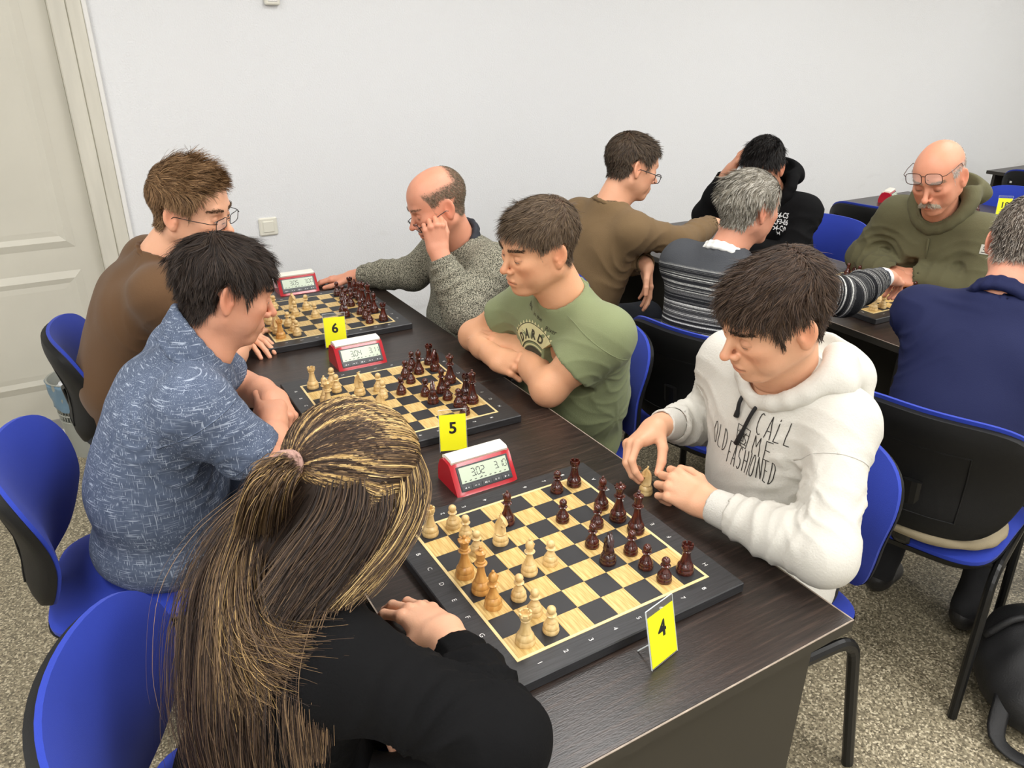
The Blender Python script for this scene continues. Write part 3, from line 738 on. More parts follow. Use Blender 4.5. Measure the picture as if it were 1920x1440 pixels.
# ------------------------------------------------------------------ implicit-surface modelling for people
A3 = lambda *p: np.array(p, dtype=np.float64)
def nz(v): v = np.asarray(v, float); return v/(np.linalg.norm(v)+1e-12)
def cap(a, b, ra, rb=None, k=.02): return dict(t='c', a=A3(*a), b=A3(*b), ra=ra, rb=ra if rb is None else rb, k=k, s=1)
def ell(c, r, R=None, k=.02): return dict(t='e', c=A3(*c), r=A3(*(r if np.ndim(r) else (r, r, r))), R=None if R is None else np.array(R, float), k=k, s=1)
def cut(p, k=None):
    q = dict(p); q['s'] = -1
    if k is not None: q['k'] = k
    return q
def trim(c, n, r=.09, k=.004): return dict(t='h', c=A3(*c), n=nz(n), r=r, k=k, s=-1)
def chain(pts, rs, k=.02): return [cap(pts[i], pts[i+1], rs[i], rs[i+1], k) for i in range(len(pts)-1)]
def pbox(p):
    if p['t'] == 'c':
        return np.minimum(p['a']-p['ra'], p['b']-p['rb']), np.maximum(p['a']+p['ra'], p['b']+p['rb'])
    if p['t'] == 'h': return p['c']-p['r'], p['c']+p['r']
    e = p['r'] if p['R'] is None else np.sqrt(((p['R']*p['r'][None, :])**2).sum(1))
    return p['c']-e, p['c']+e
def pdist(p, X, Y, Z):
    if p['t'] == 'c':
        a, d = p['a'], p['b']-p['a']; L2 = d@d+1e-12
        x, y, z = X-a[0], Y-a[1], Z-a[2]
        t = np.clip((x*d[0]+y*d[1]+z*d[2])/L2, 0, 1)
        return np.sqrt((x-t*d[0])**2+(y-t*d[1])**2+(z-t*d[2])**2)-(p['ra']+t*(p['rb']-p['ra']))
    x, y, z = X-p['c'][0], Y-p['c'][1], Z-p['c'][2]
    if p['t'] == 'h':
        n = p['n']; return np.maximum(-(x*n[0]+y*n[1]+z*n[2]), np.sqrt(x*x+y*y+z*z)-p['r'])
    if p['R'] is not None:
        R = p['R']; x, y, z = (R[0, 0]*x+R[1, 0]*y+R[2, 0]*z, R[0, 1]*x+R[1, 1]*y+R[2, 1]*z, R[0, 2]*x+R[1, 2]*y+R[2, 2]*z)
    r = p['r']; k0 = np.sqrt((x/r[0])**2+(y/r[1])**2+(z/r[2])**2); k1 = np.sqrt((x/r[0]**2)**2+(y/r[1]**2)**2+(z/r[2]**2)**2)+1e-9
    return k0*(k0-1)/k1
def smin(a, b, k):
    h = np.maximum(k-np.abs(a-b), 0)/k; return np.minimum(a, b)-h*h*k*.25
class Field:
    def __init__(s, prims, h, pad=.012):
        lo, hi = zip(*[pbox(p) for p in prims if p['s'] > 0])
        s.lo = np.min(lo, 0)-pad; hi = np.max(hi, 0)+pad; s.h = h
        s.n = np.ceil((hi-s.lo)/h).astype(int)+1
        s.f = np.full(s.n, .2, np.float32)
        ax = [(s.lo[i]+h*np.arange(s.n[i])).astype(np.float32) for i in range(3)]
        for p in prims:
            a, b = pbox(p); m = p['k']+3*h
            i0 = np.clip(np.floor((a-m-s.lo)/h).astype(int), 0, s.n); i1 = np.clip(np.ceil((b+m-s.lo)/h).astype(int)+1, 0, s.n)
            if (i1 <= i0).any(): continue
            sl = tuple(slice(i0[i], i1[i]) for i in range(3))
            d = pdist(p, ax[0][sl[0]][:, None, None], ax[1][sl[1]][None, :, None], ax[2][sl[2]][None, None, :]).astype(np.float32)
            g = s.f[sl]
            s.f[sl] = smin(g, d, p['k']) if p['s'] > 0 else -smin(-g, d, p['k'])
    def mesh(s):
        f = s.f; sg = f < 0
        sg[0] = sg[-1] = False; sg[:, 0] = sg[:, -1] = False; sg[:, :, 0] = sg[:, :, -1] = False
        f = np.where(sg, np.minimum(f, -1e-6), np.maximum(f, 1e-6))
        c8 = [(i, j, k) for i in (0, 1) for j in (0, 1) for k in (0, 1)]
        n = np.array(f.shape)-1
        cnt = np.zeros(n, np.int8)
        for (i, j, k) in c8: cnt += sg[i:n[0]+i, j:n[1]+j, k:n[2]+k]
        act = (cnt > 0) & (cnt < 8); I = np.argwhere(act); idx = np.full(n, -1, np.int64); idx[act] = np.arange(len(I))
        val = {c: f[I[:, 0]+c[0], I[:, 1]+c[1], I[:, 2]+c[2]] for c in c8}
        acc = np.zeros((len(I), 3)); ct = np.zeros(len(I))
        for a in c8:
            for ax in range(3):
                if a[ax]: continue
                b = list(a); b[ax] = 1; b = tuple(b); va, vb = val[a], val[b]; cr = (va < 0) != (vb < 0)
                t = np.where(cr, va/(va-vb+1e-20), 0); q = np.tile(np.array(a, float), (len(I), 1)); q[:, ax] += t
                acc += q*cr[:, None]; ct += cr
        V = s.lo+s.h*(I+acc/ct[:, None]); F = []
        for ax in range(3):
            u, v = (ax+1) % 3, (ax+2) % 3
            s0 = [slice(1, -1)]*3; s1 = [slice(1, -1)]*3; s0[ax] = slice(0, -1); s1[ax] = slice(1, None)
            A, B = sg[tuple(s0)], sg[tuple(s1)]; cr = np.argwhere(A != B); flip = A[tuple(cr.T)]
            base = cr.copy(); base[:, u] += 1; base[:, v] += 1
            def ci(du, dv):
                q = base.copy(); q[:, u] += du; q[:, v] += dv; return idx[tuple(q.T)]
            Q = np.stack([ci(-1, -1), ci(0, -1), ci(0, 0), ci(-1, 0)], 1)
            Q = np.where(flip[:, None], Q, Q[:, ::-1]); F.append(Q)
        F = np.vstack(F); F = F[(F >= 0).all(1)]
        return V, F
    def sample(s, P):
        q = (P-s.lo)/s.h; q = np.clip(q, 0, np.array(s.n)-1.001); i = q.astype(int); t = q-i; r = 0
        for a in (0, 1):
            for b in (0, 1):
                for c in (0, 1):
                    w_ = (t[:, 0] if a else 1-t[:, 0])*(t[:, 1] if b else 1-t[:, 1])*(t[:, 2] if c else 1-t[:, 2])
                    r = r+w_*s.f[i[:, 0]+a, i[:, 1]+b, i[:, 2]+c]
        return r
    def grad(s, P):
        e = s.h; g = np.stack([s.sample(P+d)-s.sample(P-d) for d in np.eye(3)*e], 1); return g/(np.linalg.norm(g, axis=1)[:, None]+1e-9)
def vnormals(V, F):
    a = np.cross(V[F[:, 2]]-V[F[:, 0]], V[F[:, 3]]-V[F[:, 1]]); N = np.zeros_like(V)
    for k in range(4):
        for c in range(3): N[:, c] += np.bincount(F[:, k], a[:, c], len(V))
    return N/(np.linalg.norm(N, axis=1)[:, None]+1e-12)
def relax(V, F, it=1, w_=.5):
    for _ in range(it):
        S = np.zeros_like(V); n = np.zeros(len(V))
        for a, b in ((0, 1), (1, 2), (2, 3), (3, 0)):
            for (i, j) in ((a, b), (b, a)):
                for c in range(3): S[:, c] += np.bincount(F[:, i], V[F[:, j], c], len(V))
                n += np.bincount(F[:, i], minlength=len(V))
        V = V*(1-w_)+w_*S/np.maximum(n, 1)[:, None]
    return V
def noise3(P, scale, seed=0, n=7):
    r = np.random.RandomState(seed); o = np.zeros(len(P)); Q = P*scale
    for i in range(n):
        k = r.normal(size=3); k /= np.linalg.norm(k); k *= r.uniform(.7, 1.6); k2 = r.normal(size=3)
        o += np.sin(Q@k*2*PI+r.uniform(0, 6.28)+1.2*np.sin(Q@k2*2+r.uniform(0, 6.28)))
    return o/n*1.4
def seg_d(P, a, b):
    a = np.asarray(a, float); d = np.asarray(b, float)-a; t = np.clip((P-a)@d/(d@d+1e-12), 0, 1); return np.linalg.norm(P-a-t[:, None]*d, axis=1), t
def wrinkle(V, F, folds=(), radial=(), rings=(), amb=(0.0018, 9, 1)):
    """cloth relief: folds=(a,b,width,amp) creases; radial=(centre,axis,reach,amp,m) fans; rings=(a,b,wavelength,amp) sleeve bunching"""
    N = vnormals(V, F); D = np.zeros(len(V))
    if amb and amb[0]:
        D += amb[0]*noise3(V, amb[1], amb[2])
    for (a, b, w_, am) in folds:
        d, t = seg_d(V, a, b); D += am*np.exp(-(d/w_)**2)*(np.sin(PI*np.clip(t, .02, .98))**.5)-am*.45*np.exp(-((d-1.9*w_)/w_)**2)*np.sin(PI*np.clip(t, .02, .98))
    for i, (c, ax, reach, am, m) in enumerate(radial):
        ax = nz(ax); u = nz(np.cross(ax, (.31, .5, .81))); v = np.cross(ax, u); q = V-np.asarray(c, float); r = np.linalg.norm(q, axis=1)
        th = np.arctan2(q@v, q@u)+.8*np.sin(r*25+i); D += am*1.5*((1-np.abs(np.sin(.5*(m*th+i))))**1.7-.35)*np.exp(-(r/reach)**2)*np.clip(r/(reach*.35), 0, 1)
    for i, (a, b, wl, am) in enumerate(rings):
        a = np.asarray(a, float); b = np.asarray(b, float); L_ = np.linalg.norm(b-a); d, t = seg_d(V, a, b)
        ph = t*L_/wl*2*PI+1.6*noise3(V, 6, 30+i)+i; D += am*1.5*((1-np.abs(np.sin(.5*ph)))**1.5-.35)*np.exp(-(d/.09)**4)*np.sin(PI*np.clip(t, 0, 1))**.6
    return V+N*D[:, None]

def to_obj(name, V, F, material, parent, col=None, smooth=True):
    o = mesh_obj(name, V, F, material, parent, smooth)
    if col is not None:
        c = np.asarray(col, np.float32)
        if c.shape[1] == 3: c = np.hstack([c, np.ones((len(c), 1), np.float32)])
        at = o.data.color_attributes.new('Col', 'FLOAT_COLOR', 'POINT'); at.data.foreach_set('color', c.ravel())
    return o
def merge(parts):
    Vs, Fs, Cs, n = [], [], [], 0
    for V, F, C in parts:
        Vs.append(V); Fs.append(F+n); Cs.append(C); n += len(V)
    return np.vstack(Vs), np.vstack(Fs), np.vstack(Cs)

# ------------------------------------------------------------------ head
def frame(fwd, up=(0, 0, 1), roll=0.0):
    x = nz(fwd); y = nz(np.cross(up, x)); z = np.cross(x, y)
    if roll: c, s = math.cos(roll), math.sin(roll); y, z = c*y+s*z, -s*y+c*z
    return np.stack([x, y, z], 1)
def head_prims(nb, g):
    """nb: neck base in head space; g: shape options"""
    J = g.get('jaw', 1.0); nose = g.get('nose', 1.0); fat = g.get('fat', 0.0)
    P = [ell((-.018, 0, .038), (.096, .076*g.get('wid', 1), .086), k=.02), ell((.028, 0, .035), (.066, .066*g.get('wid', 1), .072), k=.03),
         ell((.040, 0, -.03), (.052, .056+fat*.5, .075), k=.03), ell((.0, 0, -.02), (.06, .063+fat*.4, .06), k=.03)]
    for s in (-1, 1):
        P += [cap((-.008, s*(.050*J+fat), -.052), (.060, s*.018*J, -.099), .020, .016, .028),
              ell((.062, s*.041, -.018), (.022+fat*.3, .020, .018), k=.022), ell((.045, s*.040, -.05), (.028, .018+fat, .03), k=.02)]
    P += [ell((.074, 0, -.099), (.017, .019*J, .0155), k=.016), cap((.081, -.029, .023), (.081, .029, .023), .0125*g.get('brow', 1), k=.015),
          ell((.077, 0, -.066), (.023, .028, .026), k=.016)]
    for s in (-1, 1): P.append(cut(ell((.099, s*.032, .001), (.0165, .019, .0135)), .012))
    for s in (-1, 1): P.append(ell((.0768, s*.0315, -.001), .0150, k=.0035))
    P += [cap((.085, 0, .012), (.085+.024*nose, 0, -.028), .0070, .0090, .010), ell((.085+.0265*nose, 0, -.0325), (.0105, .0100, .0095), k=.006)]
    for s in (-1, 1): P.append(ell((.085+.0135*nose, s*.0122, -.037), (.0085, .0068, .0072), k=.006))
    P += [ell((.0955, 0, -.0635), (.0060, .0195, .0052), k=.005), ell((.0935, 0, -.0755), (.0065, .0165, .0058), k=.005),
          cut(ell((.1025, 0, -.0695), (.0075, .0215, .0011)), .003)]
    for s in (-1, 1):
        R = np.stack([nz((.86, -s*.40, .14)), nz(np.cross((-.16, 0, 1), (.86, -s*.40, .14))), nz((-.16, 0, 1))], 1)
        c = A3(-.012, s*.081, -.004); e = g.get('ear', 1.0)
        P += [ell(c, (.0185*e, .0062, .0305*e), R, k=.006), ell(c+A3(.004, -s*.001, -.026*e), (.0085, .0055, .010), R, k=.006),
              cut(ell(c+A3(.003, s*.0068, .003), (.0105*e, .0058, .0190*e), R), .004), ell(c+A3(.0125, -s*.003, -.007), (.0045, .005, .0065), k=.004)]
    P += [cap((-.022, 0, -.045), nb, .052*g.get('neck', 1), .060*g.get('neck', 1), .032), cap((.022, 0, -.080), nb+A3(.03, 0, .01), .030, .045, .03)]
    return P
def hairline(V, g):
    """>0 inside the scalp (metres of margin, roughly)"""
    x, y, z = V[:, 0], np.abs(V[:, 1]), V[:, 2]
    fr = g.get('fringe', .066)
    zl = np.interp(x, (-.12, -.05, -.03, -.016, .012, .018, .034, .046, .062, .085), (g.get('nape', -.062), g.get('nape', -.062)+.004, -.03, .028, .030, .012, g.get('burn', -.012), .036, fr-.010, fr))
    return z-zl
def make_head(H, N, fwd, g, skin, h=.0022, up=(0, 0, 1), roll=0.0):
    R = frame(fwd, up, roll); s = g.get('s', 1.0); H = np.asarray(H, float)
    nb = R.T@(np.asarray(N, float)-H)/s
    fld = Field(head_prims(nb, g), h, .016)
    V, F = fld.mesh(); V = relax(V, F, 1, .35)
    skin = A3(*skin); C = np.tile(skin, (len(V), 1)); x, y, z = V[:, 0], V[:, 1], V[:, 2]; ay = np.abs(y)
    def tint(mask, c, a): C[:] = C*(1-(mask*a)[:, None])+A3(*c)*(mask*a)[:, None]
    gs = lambda cx, cy, cz, rx, ry, rz: np.exp(-(((x-cx)/rx)**2+((ay-cy)/ry)**2+((z-cz)/rz)**2))
    red = skin*A3(1.05, .62, .52)
    tint(gs(.07, .042, -.03, .03, .022, .02), red, .45); tint(gs(.115, 0, -.032, .02, .014, .012), red, .45); tint(gs(-.012, .084, -.004, .03, .012, .035), red, .5)
    tint(np.clip(noise3(V, 30, 5)*.5+.2, 0, 1), skin*A3(.93, .86, .82), .35)
    lip = np.clip(1.3-np.abs((z+.0695)/.0095)**2-(ay/.0235)**2, 0, 1)*(x > .08); tint(lip, skin*A3(.80, .50, .46), .75)
    tint(np.exp(-((z+.0695+.05*(ay**2)*8)/.0016)**2)*(ay < .023)*(x > .08), skin*.28, .8)
    tint(gs(.085+.02*g.get('nose', 1), .007, -.0435, .006, .004, .0022)*(x > .08), skin*.2, .85)      # nostrils
    if g.get('stubble', 0): tint(np.clip((-.035-z)/.03, 0, 1)*np.clip((x-.005)/.03, 0, 1)*(z > -.125), g.get('stub_col', (.16, .13, .11)), g['stubble'])
    # eyes painted on the lids: ball centre
    ex = np.sqrt((x-.0768)**2+(ay-.0315)**2+(z+.001)**2); on = (ex < .0172) & (x > .079)
    el = np.degrees(np.arcsin(np.clip((z+.001)/np.maximum(ex, 1e-4), -1, 1))); az = np.degrees(np.arctan2(ay-.0315, x-.0768))
    u_, l_ = g.get('lid', (-6, -24)); arch = (np.clip(np.abs(az)/48, 0, 1))**2
    up_, lo_ = u_-(u_-(u_+l_)/2)*arch, l_+((u_+l_)/2-l_)*arch
    tint(on*1.0, skin*A3(.82, .70, .66), .5)
    op = on & (el < up_) & (el > lo_) & (np.abs(az) < 46); tint(op*1.0, (.62, .58, .55), .95)
    gz = g.get('gaze', (0, -16)); iris = op & ((az-gz[0])**2+(el-gz[1])**2 < 17**2); tint(iris*1.0, g.get('iris', (.10, .09, .07)), .95)
    tint(np.exp(-((el-up_)/4.5)**2)*on*(np.abs(az) < 50), (.03, .02, .02), .85); tint(np.exp(-((el-lo_)/3.5)**2)*on*(np.abs(az) < 46), skin*.45, .5)
    tint(np.exp(-((el-up_-20)/5)**2)*on, skin*.5, .5)
    hl = hairline(V, g); hm = np.clip(hl/.012+.3, 0, 1)*(np.abs(y) < .083)*((ay < .070) | (z > .02))
    if g.get('bald'): hm = hm*g['bald'](x, y, z)
    if g.get('hair_col') is not None: tint(hm, A3(*g['hair_col'])*.7, g.get('cap', .9))
    for s_ in (-1, 1):                      # brow pigment under the brow hairs
        bz = .0235+.004*np.sin((ay-.012)/.045*PI); tint(np.exp(-((z-bz)/.004)**2)*np.clip((ay-.008)/.006, 0, 1)*np.clip((.052-ay)/.008, 0, 1)*(x > .06), g.get('brow_col', g.get('hair_col', (.1, .07, .05))), .28)
    Nv = vnormals(V, F)
    W = lambda P: H+s*(P@R.T)
    return dict(V=V, F=F, C=C, N=Nv, fld=fld, W=W, R=R, H=H, s=s, hm=hm, g=g, VW=W(V))

# ------------------------------------------------------------------ strands
def ribbons(P, out, w_, col, taper=.25):
    """P (n,K,3) strand points, out (n,K,3) outward normals, w_ half widths (n,), col (n,3) -> V,F,C"""
    n, K, _ = P.shape; T = np.gradient(P, axis=1); T /= np.linalg.norm(T, axis=2)[..., None]+1e-9
    B = np.cross(T, out); B /= np.linalg.norm(B, axis=2)[..., None]+1e-9
    tt = np.linspace(0, 1, K); ww = w_[:, None]*(1-(1-taper)*tt[None]**2)
    V = np.stack([P-B*ww[..., None], P+B*ww[..., None]], 2).reshape(-1, 3)
    i = (np.arange(n)[:, None]*K+np.arange(K-1)[None])*2; i = i.ravel(); F = np.stack([i, i+1, i+3, i+2], 1)
    return V, F, np.repeat(col, K*2, axis=0)
def tone(cols, n, rs, dark=.22):
    c = np.array(cols, float); k = rs.randint(0, len(c), n); return c[k]*(.72*(1+rs.uniform(-dark, dark, n)))[:, None]*np.array([1.04, 1.0, .93])
def grow(hd, n, length, flow, lift, cols, seed=1, width=.0008, K=6, gap=.002, mask=None, wav=.0, grav=0.0, name='hair', parent=None, region=None, clump=0.0, spread=.25, body=None):
    """hair strands rooted on the scalp of head hd; flow(x,y,z)->direction in head space"""
    rs = np.random.RandomState(seed); V, F, Nv = hd['V'], hd['F'], hd['N']; fc = V[F].mean(1)
    m = hd['hm'][F].mean(1) if mask is None else mask(fc)
    a = np.linalg.norm(np.cross(V[F[:, 2]]-V[F[:, 0]], V[F[:, 3]]-V[F[:, 1]]), axis=1)*np.clip(m, 0, 1)**1.5
    pick = rs.choice(len(F), n, p=a/a.sum()); uv = rs.rand(n, 2)
    q = V[F[pick]]; root = (q[:, 0]*(1-uv[:, :1])+q[:, 1]*uv[:, :1])*(1-uv[:, 1:])+(q[:, 3]*(1-uv[:, :1])+q[:, 2]*uv[:, :1])*uv[:, 1:]
    nr = Nv[F[pick, 0]]; L_ = length(root) if callable(length) else np.full(n, length); L_ = L_*rs.uniform(.65, 1.1, n)
    lf = lift(root) if callable(lift) else np.full(n, lift); lf = lf*rs.uniform(.5, 1.4, n)
    p = root-nr*.001; P = [p]; O = [nr]; jit = rs.normal(size=(n, 3))*spread
    if clump:
        cell = np.floor(root/clump).astype(int); hsh = (cell[:, 0]*73856093 ^ cell[:, 1]*19349663 ^ cell[:, 2]*83492791) % 100003; uq, inv = np.unique(hsh, return_inverse=True)
        jc = rs.normal(size=(len(uq), 3))*.20; jit = jit*.5+jc[inv]
    down = hd['R'].T@A3(0, 0, -1)
    for k in range(1, K):
        t = k/(K-1); fl = flow(p[:, 0], p[:, 1], p[:, 2]); fl = fl/(np.linalg.norm(fl, axis=1)[:, None]+1e-9)
        d = fl+nr*(lf*(1-.8*t))[:, None]+jit+down*grav*t
        if wav: d = d+wav*np.sin(6*t+rs.rand()*6+P[0][:, :1]*90)*np.roll(fl, 1, 1)
        d /= np.linalg.norm(d, axis=1)[:, None]+1e-9; p = p+d*(L_/(K-1))[:, None]
        for _ in range(2):
            sd = hd['fld'].sample(p); mn = gap*(1+1.5*t); g_ = hd['fld'].grad(p); push = np.clip(mn-sd, 0, .03); p = p+g_*push[:, None]
        P.append(p); O.append(nz_rows(hd['fld'].grad(p)))
    P = np.stack(P, 1); O = np.stack(O, 1); O = O+rs.normal(size=(n, 1, 3))*.3
    Vv, Ff, Cc = ribbons(P, O, width*rs.uniform(.6, 1.3, n), tone(cols, n, rs))
    Vw = hd['W'](Vv)
    return Vw, Ff, Cc
def nz_rows(a): return a/(np.linalg.norm(a, axis=-1)[..., None]+1e-9)
def eyebrows(hd, n, cols, seed=3, length=.010, width=.0005, thick=1.0):
    def mk(c):
        bz = .0245+.004*np.sin((np.abs(c[:, 1])-.012)/.045*PI); ay = np.abs(c[:, 1])
        return np.exp(-((c[:, 2]-bz)/(.0034*thick))**2)*(c[:, 0] > .055)*(ay > .009)*(ay < .052)
    fl = lambda x, y, z: np.stack([-.3+0*x, np.sign(y)*.9, .25+0*x], 1)
    return grow(hd, n, length, fl, .25, cols, seed, width, 4, .0012, mask=mk, spread=.15)

# ------------------------------------------------------------------ hands
def make_hand(W, d, n, left, E, g=None, skin=(.6, .4, .3), h=.0021, S=None, rw=.024, re=.042, rs=.05, scale=1.0):
    """W wrist, d finger direction, n back-of-hand normal, E elbow (S shoulder for bare arms), g finger pose"""
    g = g or {}; W = np.asarray(W, float); d = nz(d); n = nz(np.asarray(n, float)-d*(np.asarray(n, float)@d)); y = np.cross(n, d)
    if left: y = -y
    R = np.stack([d, y, n], 1); s = scale
    P = []; tips = []
    base = [(.088, .0265), (.092, .0075), (.0875, -.0125), (.078, -.031)]; ln = [(.042, .025, .021), (.046, .029, .022), (.043, .027, .021), (.034, .021, .019)]
    rad = [.0092, .0094, .0090, .0080]; cz = g.get('arch', (.0, .003, .002, -.003))
    curl = g.get('curl', [(15, 20, 12)]*4); yaw = g.get('yaw', (5, 1, -4, -10))
    for i, (bx, by) in enumerate(base):
        P.append(cap((.008, by*.55, 0), (bx*.97, by, cz[i]-.002), .0140, rad[i]*1.12, .014))
    P += [ell((.045, .022, -.010), (.032, .016, .012), k=.012), ell((.04, -.024, -.009), (.034, .013, .012), k=.012), ell((.03, 0, -.002), (.035, .026, .013), k=.012)]
    for i, (bx, by) in enumerate(base):
        p = A3(bx, by, cz[i]-.001); a = 0; r = rad[i]; yw = math.radians(yaw[i]); P.append(ell(p, (r*1.08, r*1.02, r*1.05), k=.006)); dirs = []
        for j in range(3):
            a += math.radians(curl[i][j]); dv = A3(math.cos(a)*math.cos(yw), math.cos(a)*math.sin(yw), -math.sin(a)); q = p+dv*ln[i][j]
            P.append(cap(p, q, r*(1, .92, .84)[j], r*(.92, .84, .74)[j], .0035 if j else .007)); p = q; dirs.append(dv)
        tips.append((p, dv, r*.74))
    td = g.get('thumb', [(.70, .62, -.34), (.88, .40, -.26), (.95, .22, -.2)])
    p = A3(.020, .022, -.006); tl = (.044, .033, .026); tr = (.0145, .0115, .0100, .0086)
    for j in range(3):
        q = p+nz(td[j])*tl[j]; P.append(cap(p, q, tr[j], tr[j+1], .010 if j == 0 else .004)); p = q
    tips.append((p, nz(td[2]), tr[3]))
    # wrist and forearm
    e = R.T@(np.asarray(E, float)-W)/s; ed = nz(e); L_ = np.linalg.norm(e)
    for sy in (-1, 1): P.append(cap((.012, sy*.012, 0), ed*.05+A3(0, sy*.009, 0), .0185*rw/.024, .020*rw/.024, .02))
    P += [cap(ed*.03, ed*(L_*.55), rw, (rw+re)/2*1.05, .03), cap(ed*(L_*.5), e, (rw+re)/2*1.08, re, .03)]
    if S is not None:
        sh = R.T@(np.asarray(S, float)-W)/s; P += [cap(e, e+(sh-e)*.55, re*.98, re*1.10, .03), cap(e+(sh-e)*.5, sh, re*1.08, rs, .03)]
    fld = Field(P, h, .02); V, F = fld.mesh(); V = relax(V, F, 1, .3)
    skin = A3(*skin); C = np.tile(skin, (len(V), 1))
    def tint(m, c, a): C[:] = C*(1-(m*a)[:, None])+A3(*c)*(m*a)[:, None]
    tint(np.clip(noise3(V, 28, 9)*.5+.1, 0, 1), skin*A3(.95, .84, .80), .35)
    for i, (q, dv, r) in enumerate(tips):
        tint(np.exp(-(np.linalg.norm(V-q, axis=1)/.010)**2), skin*A3(1.0, .72, .66), .45)
        up_ = A3(0, 0, 1)-dv*dv[2]; up_ = nz(up_) if i < 4 else nz(g.get('tnail', (0, .5, .8)))
        nail = np.exp(-(np.linalg.norm((V-(q+dv*.001+up_*r))/1, axis=1)/.0062)**4); tint(nail, skin*A3(1.12, .92, .88)+.05, .6)
    for i in range(4):
        k = A3(base[i][0], base[i][1], .010); tint(np.exp(-(np.linalg.norm(V-k, axis=1)/.011)**2), skin*A3(1.0, .78, .72), .3)
    Vw = W+s*(V@R.T)
    if left: F = F[:, ::-1]
    return Vw, F, C

# ------------------------------------------------------------------ garments
def torso(Pv, N, SL, SR, w_=1.0, d=1.0, belly=0.0, Ch=None, Be=None, sh=.058, k=.05):
    Pv, N, SL, SR = [np.asarray(q, float) for q in (Pv, N, SL, SR)]
    lf = nz(SL-SR); up = nz(N-Pv); fw = nz(np.cross(lf, up)); lf2 = np.cross(up, fw); R = np.stack([fw, lf2, up], 1)
    L_ = np.linalg.norm(N-Pv); Ch = Pv+(N-Pv)*.68 if Ch is None else np.asarray(Ch, float); Be = Pv+(N-Pv)*.30+fw*.015 if Be is None else np.asarray(Be, float)
    Rp = np.stack([nz(np.cross(lf, nz(Be-Pv+1e-6))), lf, nz(Be-Pv)], 1)
    P = [ell(Ch, (.105*d, .160*w_, .16), R, k=k), ell(Be, ((.108+belly)*d, (.150+belly*.6)*w_, .16), R, k=k*1.4), ell(Pv, (.118*d, .165*w_, .11), None if False else R, k=k*1.3),
         ell((Ch+Be)/2, (.104*d, .150*w_, .15), R, k=k)]
    for S in (SL, SR): P += [cap(S, N+(S-N)*.25-up*.02, sh, .062, .04), cap(S-up*.03-(S-N)*.1, Ch+(S-Ch)*.5-up*.02, .07*d, .09*d, .05)]
    P.append(cap(N-up*.03, Ch, .07, .09, .04))
    return P, dict(R=R, fw=fw, lf=lf2, up=up, Ch=Ch, Be=Be)
def cloth(name, prims, h, material, parent, col=None, wr=None, relaxn=1, pad=.014):
    fld = Field(prims, h, pad); V, F = fld.mesh(); V = relax(V, F, relaxn, .5)
    if wr: V = wrinkle(V, F, **wr)
    C = col(V) if col else None
    o = to_obj(name, V, F, material, parent, C); o['_'] = 0; del o['_']
    return o, V, F, fld
def legs(parent, Pv, facing, knee=.43, spread=.10, m='jeans_dark', kz=.50, foot=.05, shoes='shoe_black', name='trousers', side=.0, fk=None):
    """seated legs: hips -> knees -> ankles, with shoes standing on the floor"""
    Pv = np.asarray(Pv, float); f = nz((facing[0], facing[1], 0)); l = A3(-f[1], f[0], 0); P = [ell(Pv+A3(0, 0, -.01), (.15, .165, .085), np.stack([f, l, A3(0, 0, 1)], 1), k=.05)]
    for s in (-1, 1):
        hip = Pv+l*s*.085+A3(0, 0, -.02); kn = Pv+f*knee+l*s*(spread+.03)+A3(0, 0, kz-Pv[2]); an = kn+f*(foot)+l*s*side; an[2] = .09
        P += [cap(hip, kn, .082, .062, .05), cap(kn, an, .060, .045, .03)]
        sp = [ell(an+f*.05+A3(0, 0, -.045), (.085, .042, .038), np.stack([f, l, A3(0, 0, 1)], 1), k=.02), ell(an+f*.115+A3(0, 0, -.058), (.06, .045, .028), np.stack([f, l, A3(0, 0, 1)], 1), k=.025), ell(an+A3(0, 0, -.02), (.05, .043, .04), k=.02)]
        fl_ = Field(sp, .006, .012); V, F = fl_.mesh(); V[:, 2] = np.maximum(V[:, 2], .003); to_obj('shoe', V, F, shoes, parent)
    fl_ = Field(P, .009, .015); V, F = fl_.mesh(); V = relax(V, F, 1, .5); V = wrinkle(V, F, amb=(.003, 9, 4))
    return to_obj(name, V, F, m, parent)
def on_surface(V, F, pts, dirs, off=.0012):
    """project points along dirs on a cloth mesh (BVH); returns points"""
    from mathutils.bvhtree import BVHTree
    bvh = BVHTree.FromPolygons([tuple(v) for v in V], [tuple(int(i) for i in f) for f in F]); o = []
    for p, d in zip(pts, dirs):
        hit = bvh.ray_cast(Vector(p), Vector(d))
        o.append(np.array(hit[0])-nz(d)*off if hit[0] is not None else None)
    return o
def sleeve_seam(parent, V, F, S, E, frac, m, tilt=(0, 0, 0), r=.0016, reach=.14, span=(0, 2*PI)):
    """stitched seam round a sleeve, laid on the cloth"""
    S, E = np.asarray(S, float), np.asarray(E, float); ax = nz(nz(E-S)+np.asarray(tilt, float)); c = S+(E-S)*frac; u = nz(np.cross(ax, (.2, .3, 1))); v = np.cross(ax, u); th = np.linspace(span[0], span[1], 40)
    d = [math.cos(t)*u+math.sin(t)*v for t in th]; h = on_surface(V, F, [c+q*reach for q in d], [-q for q in d], -.0002); m_ = MB(); run = []
    for q in h+[None]:
        if q is not None and (not run or np.linalg.norm(q-run[-1]) < .03): run.append(q)
        else:
            if len(run) > 2: m_.tube(run, r, 5)
            run = [] if q is None else [q]
    if m_.v: m_.build('sleeve_seam', m, parent, smooth=True)
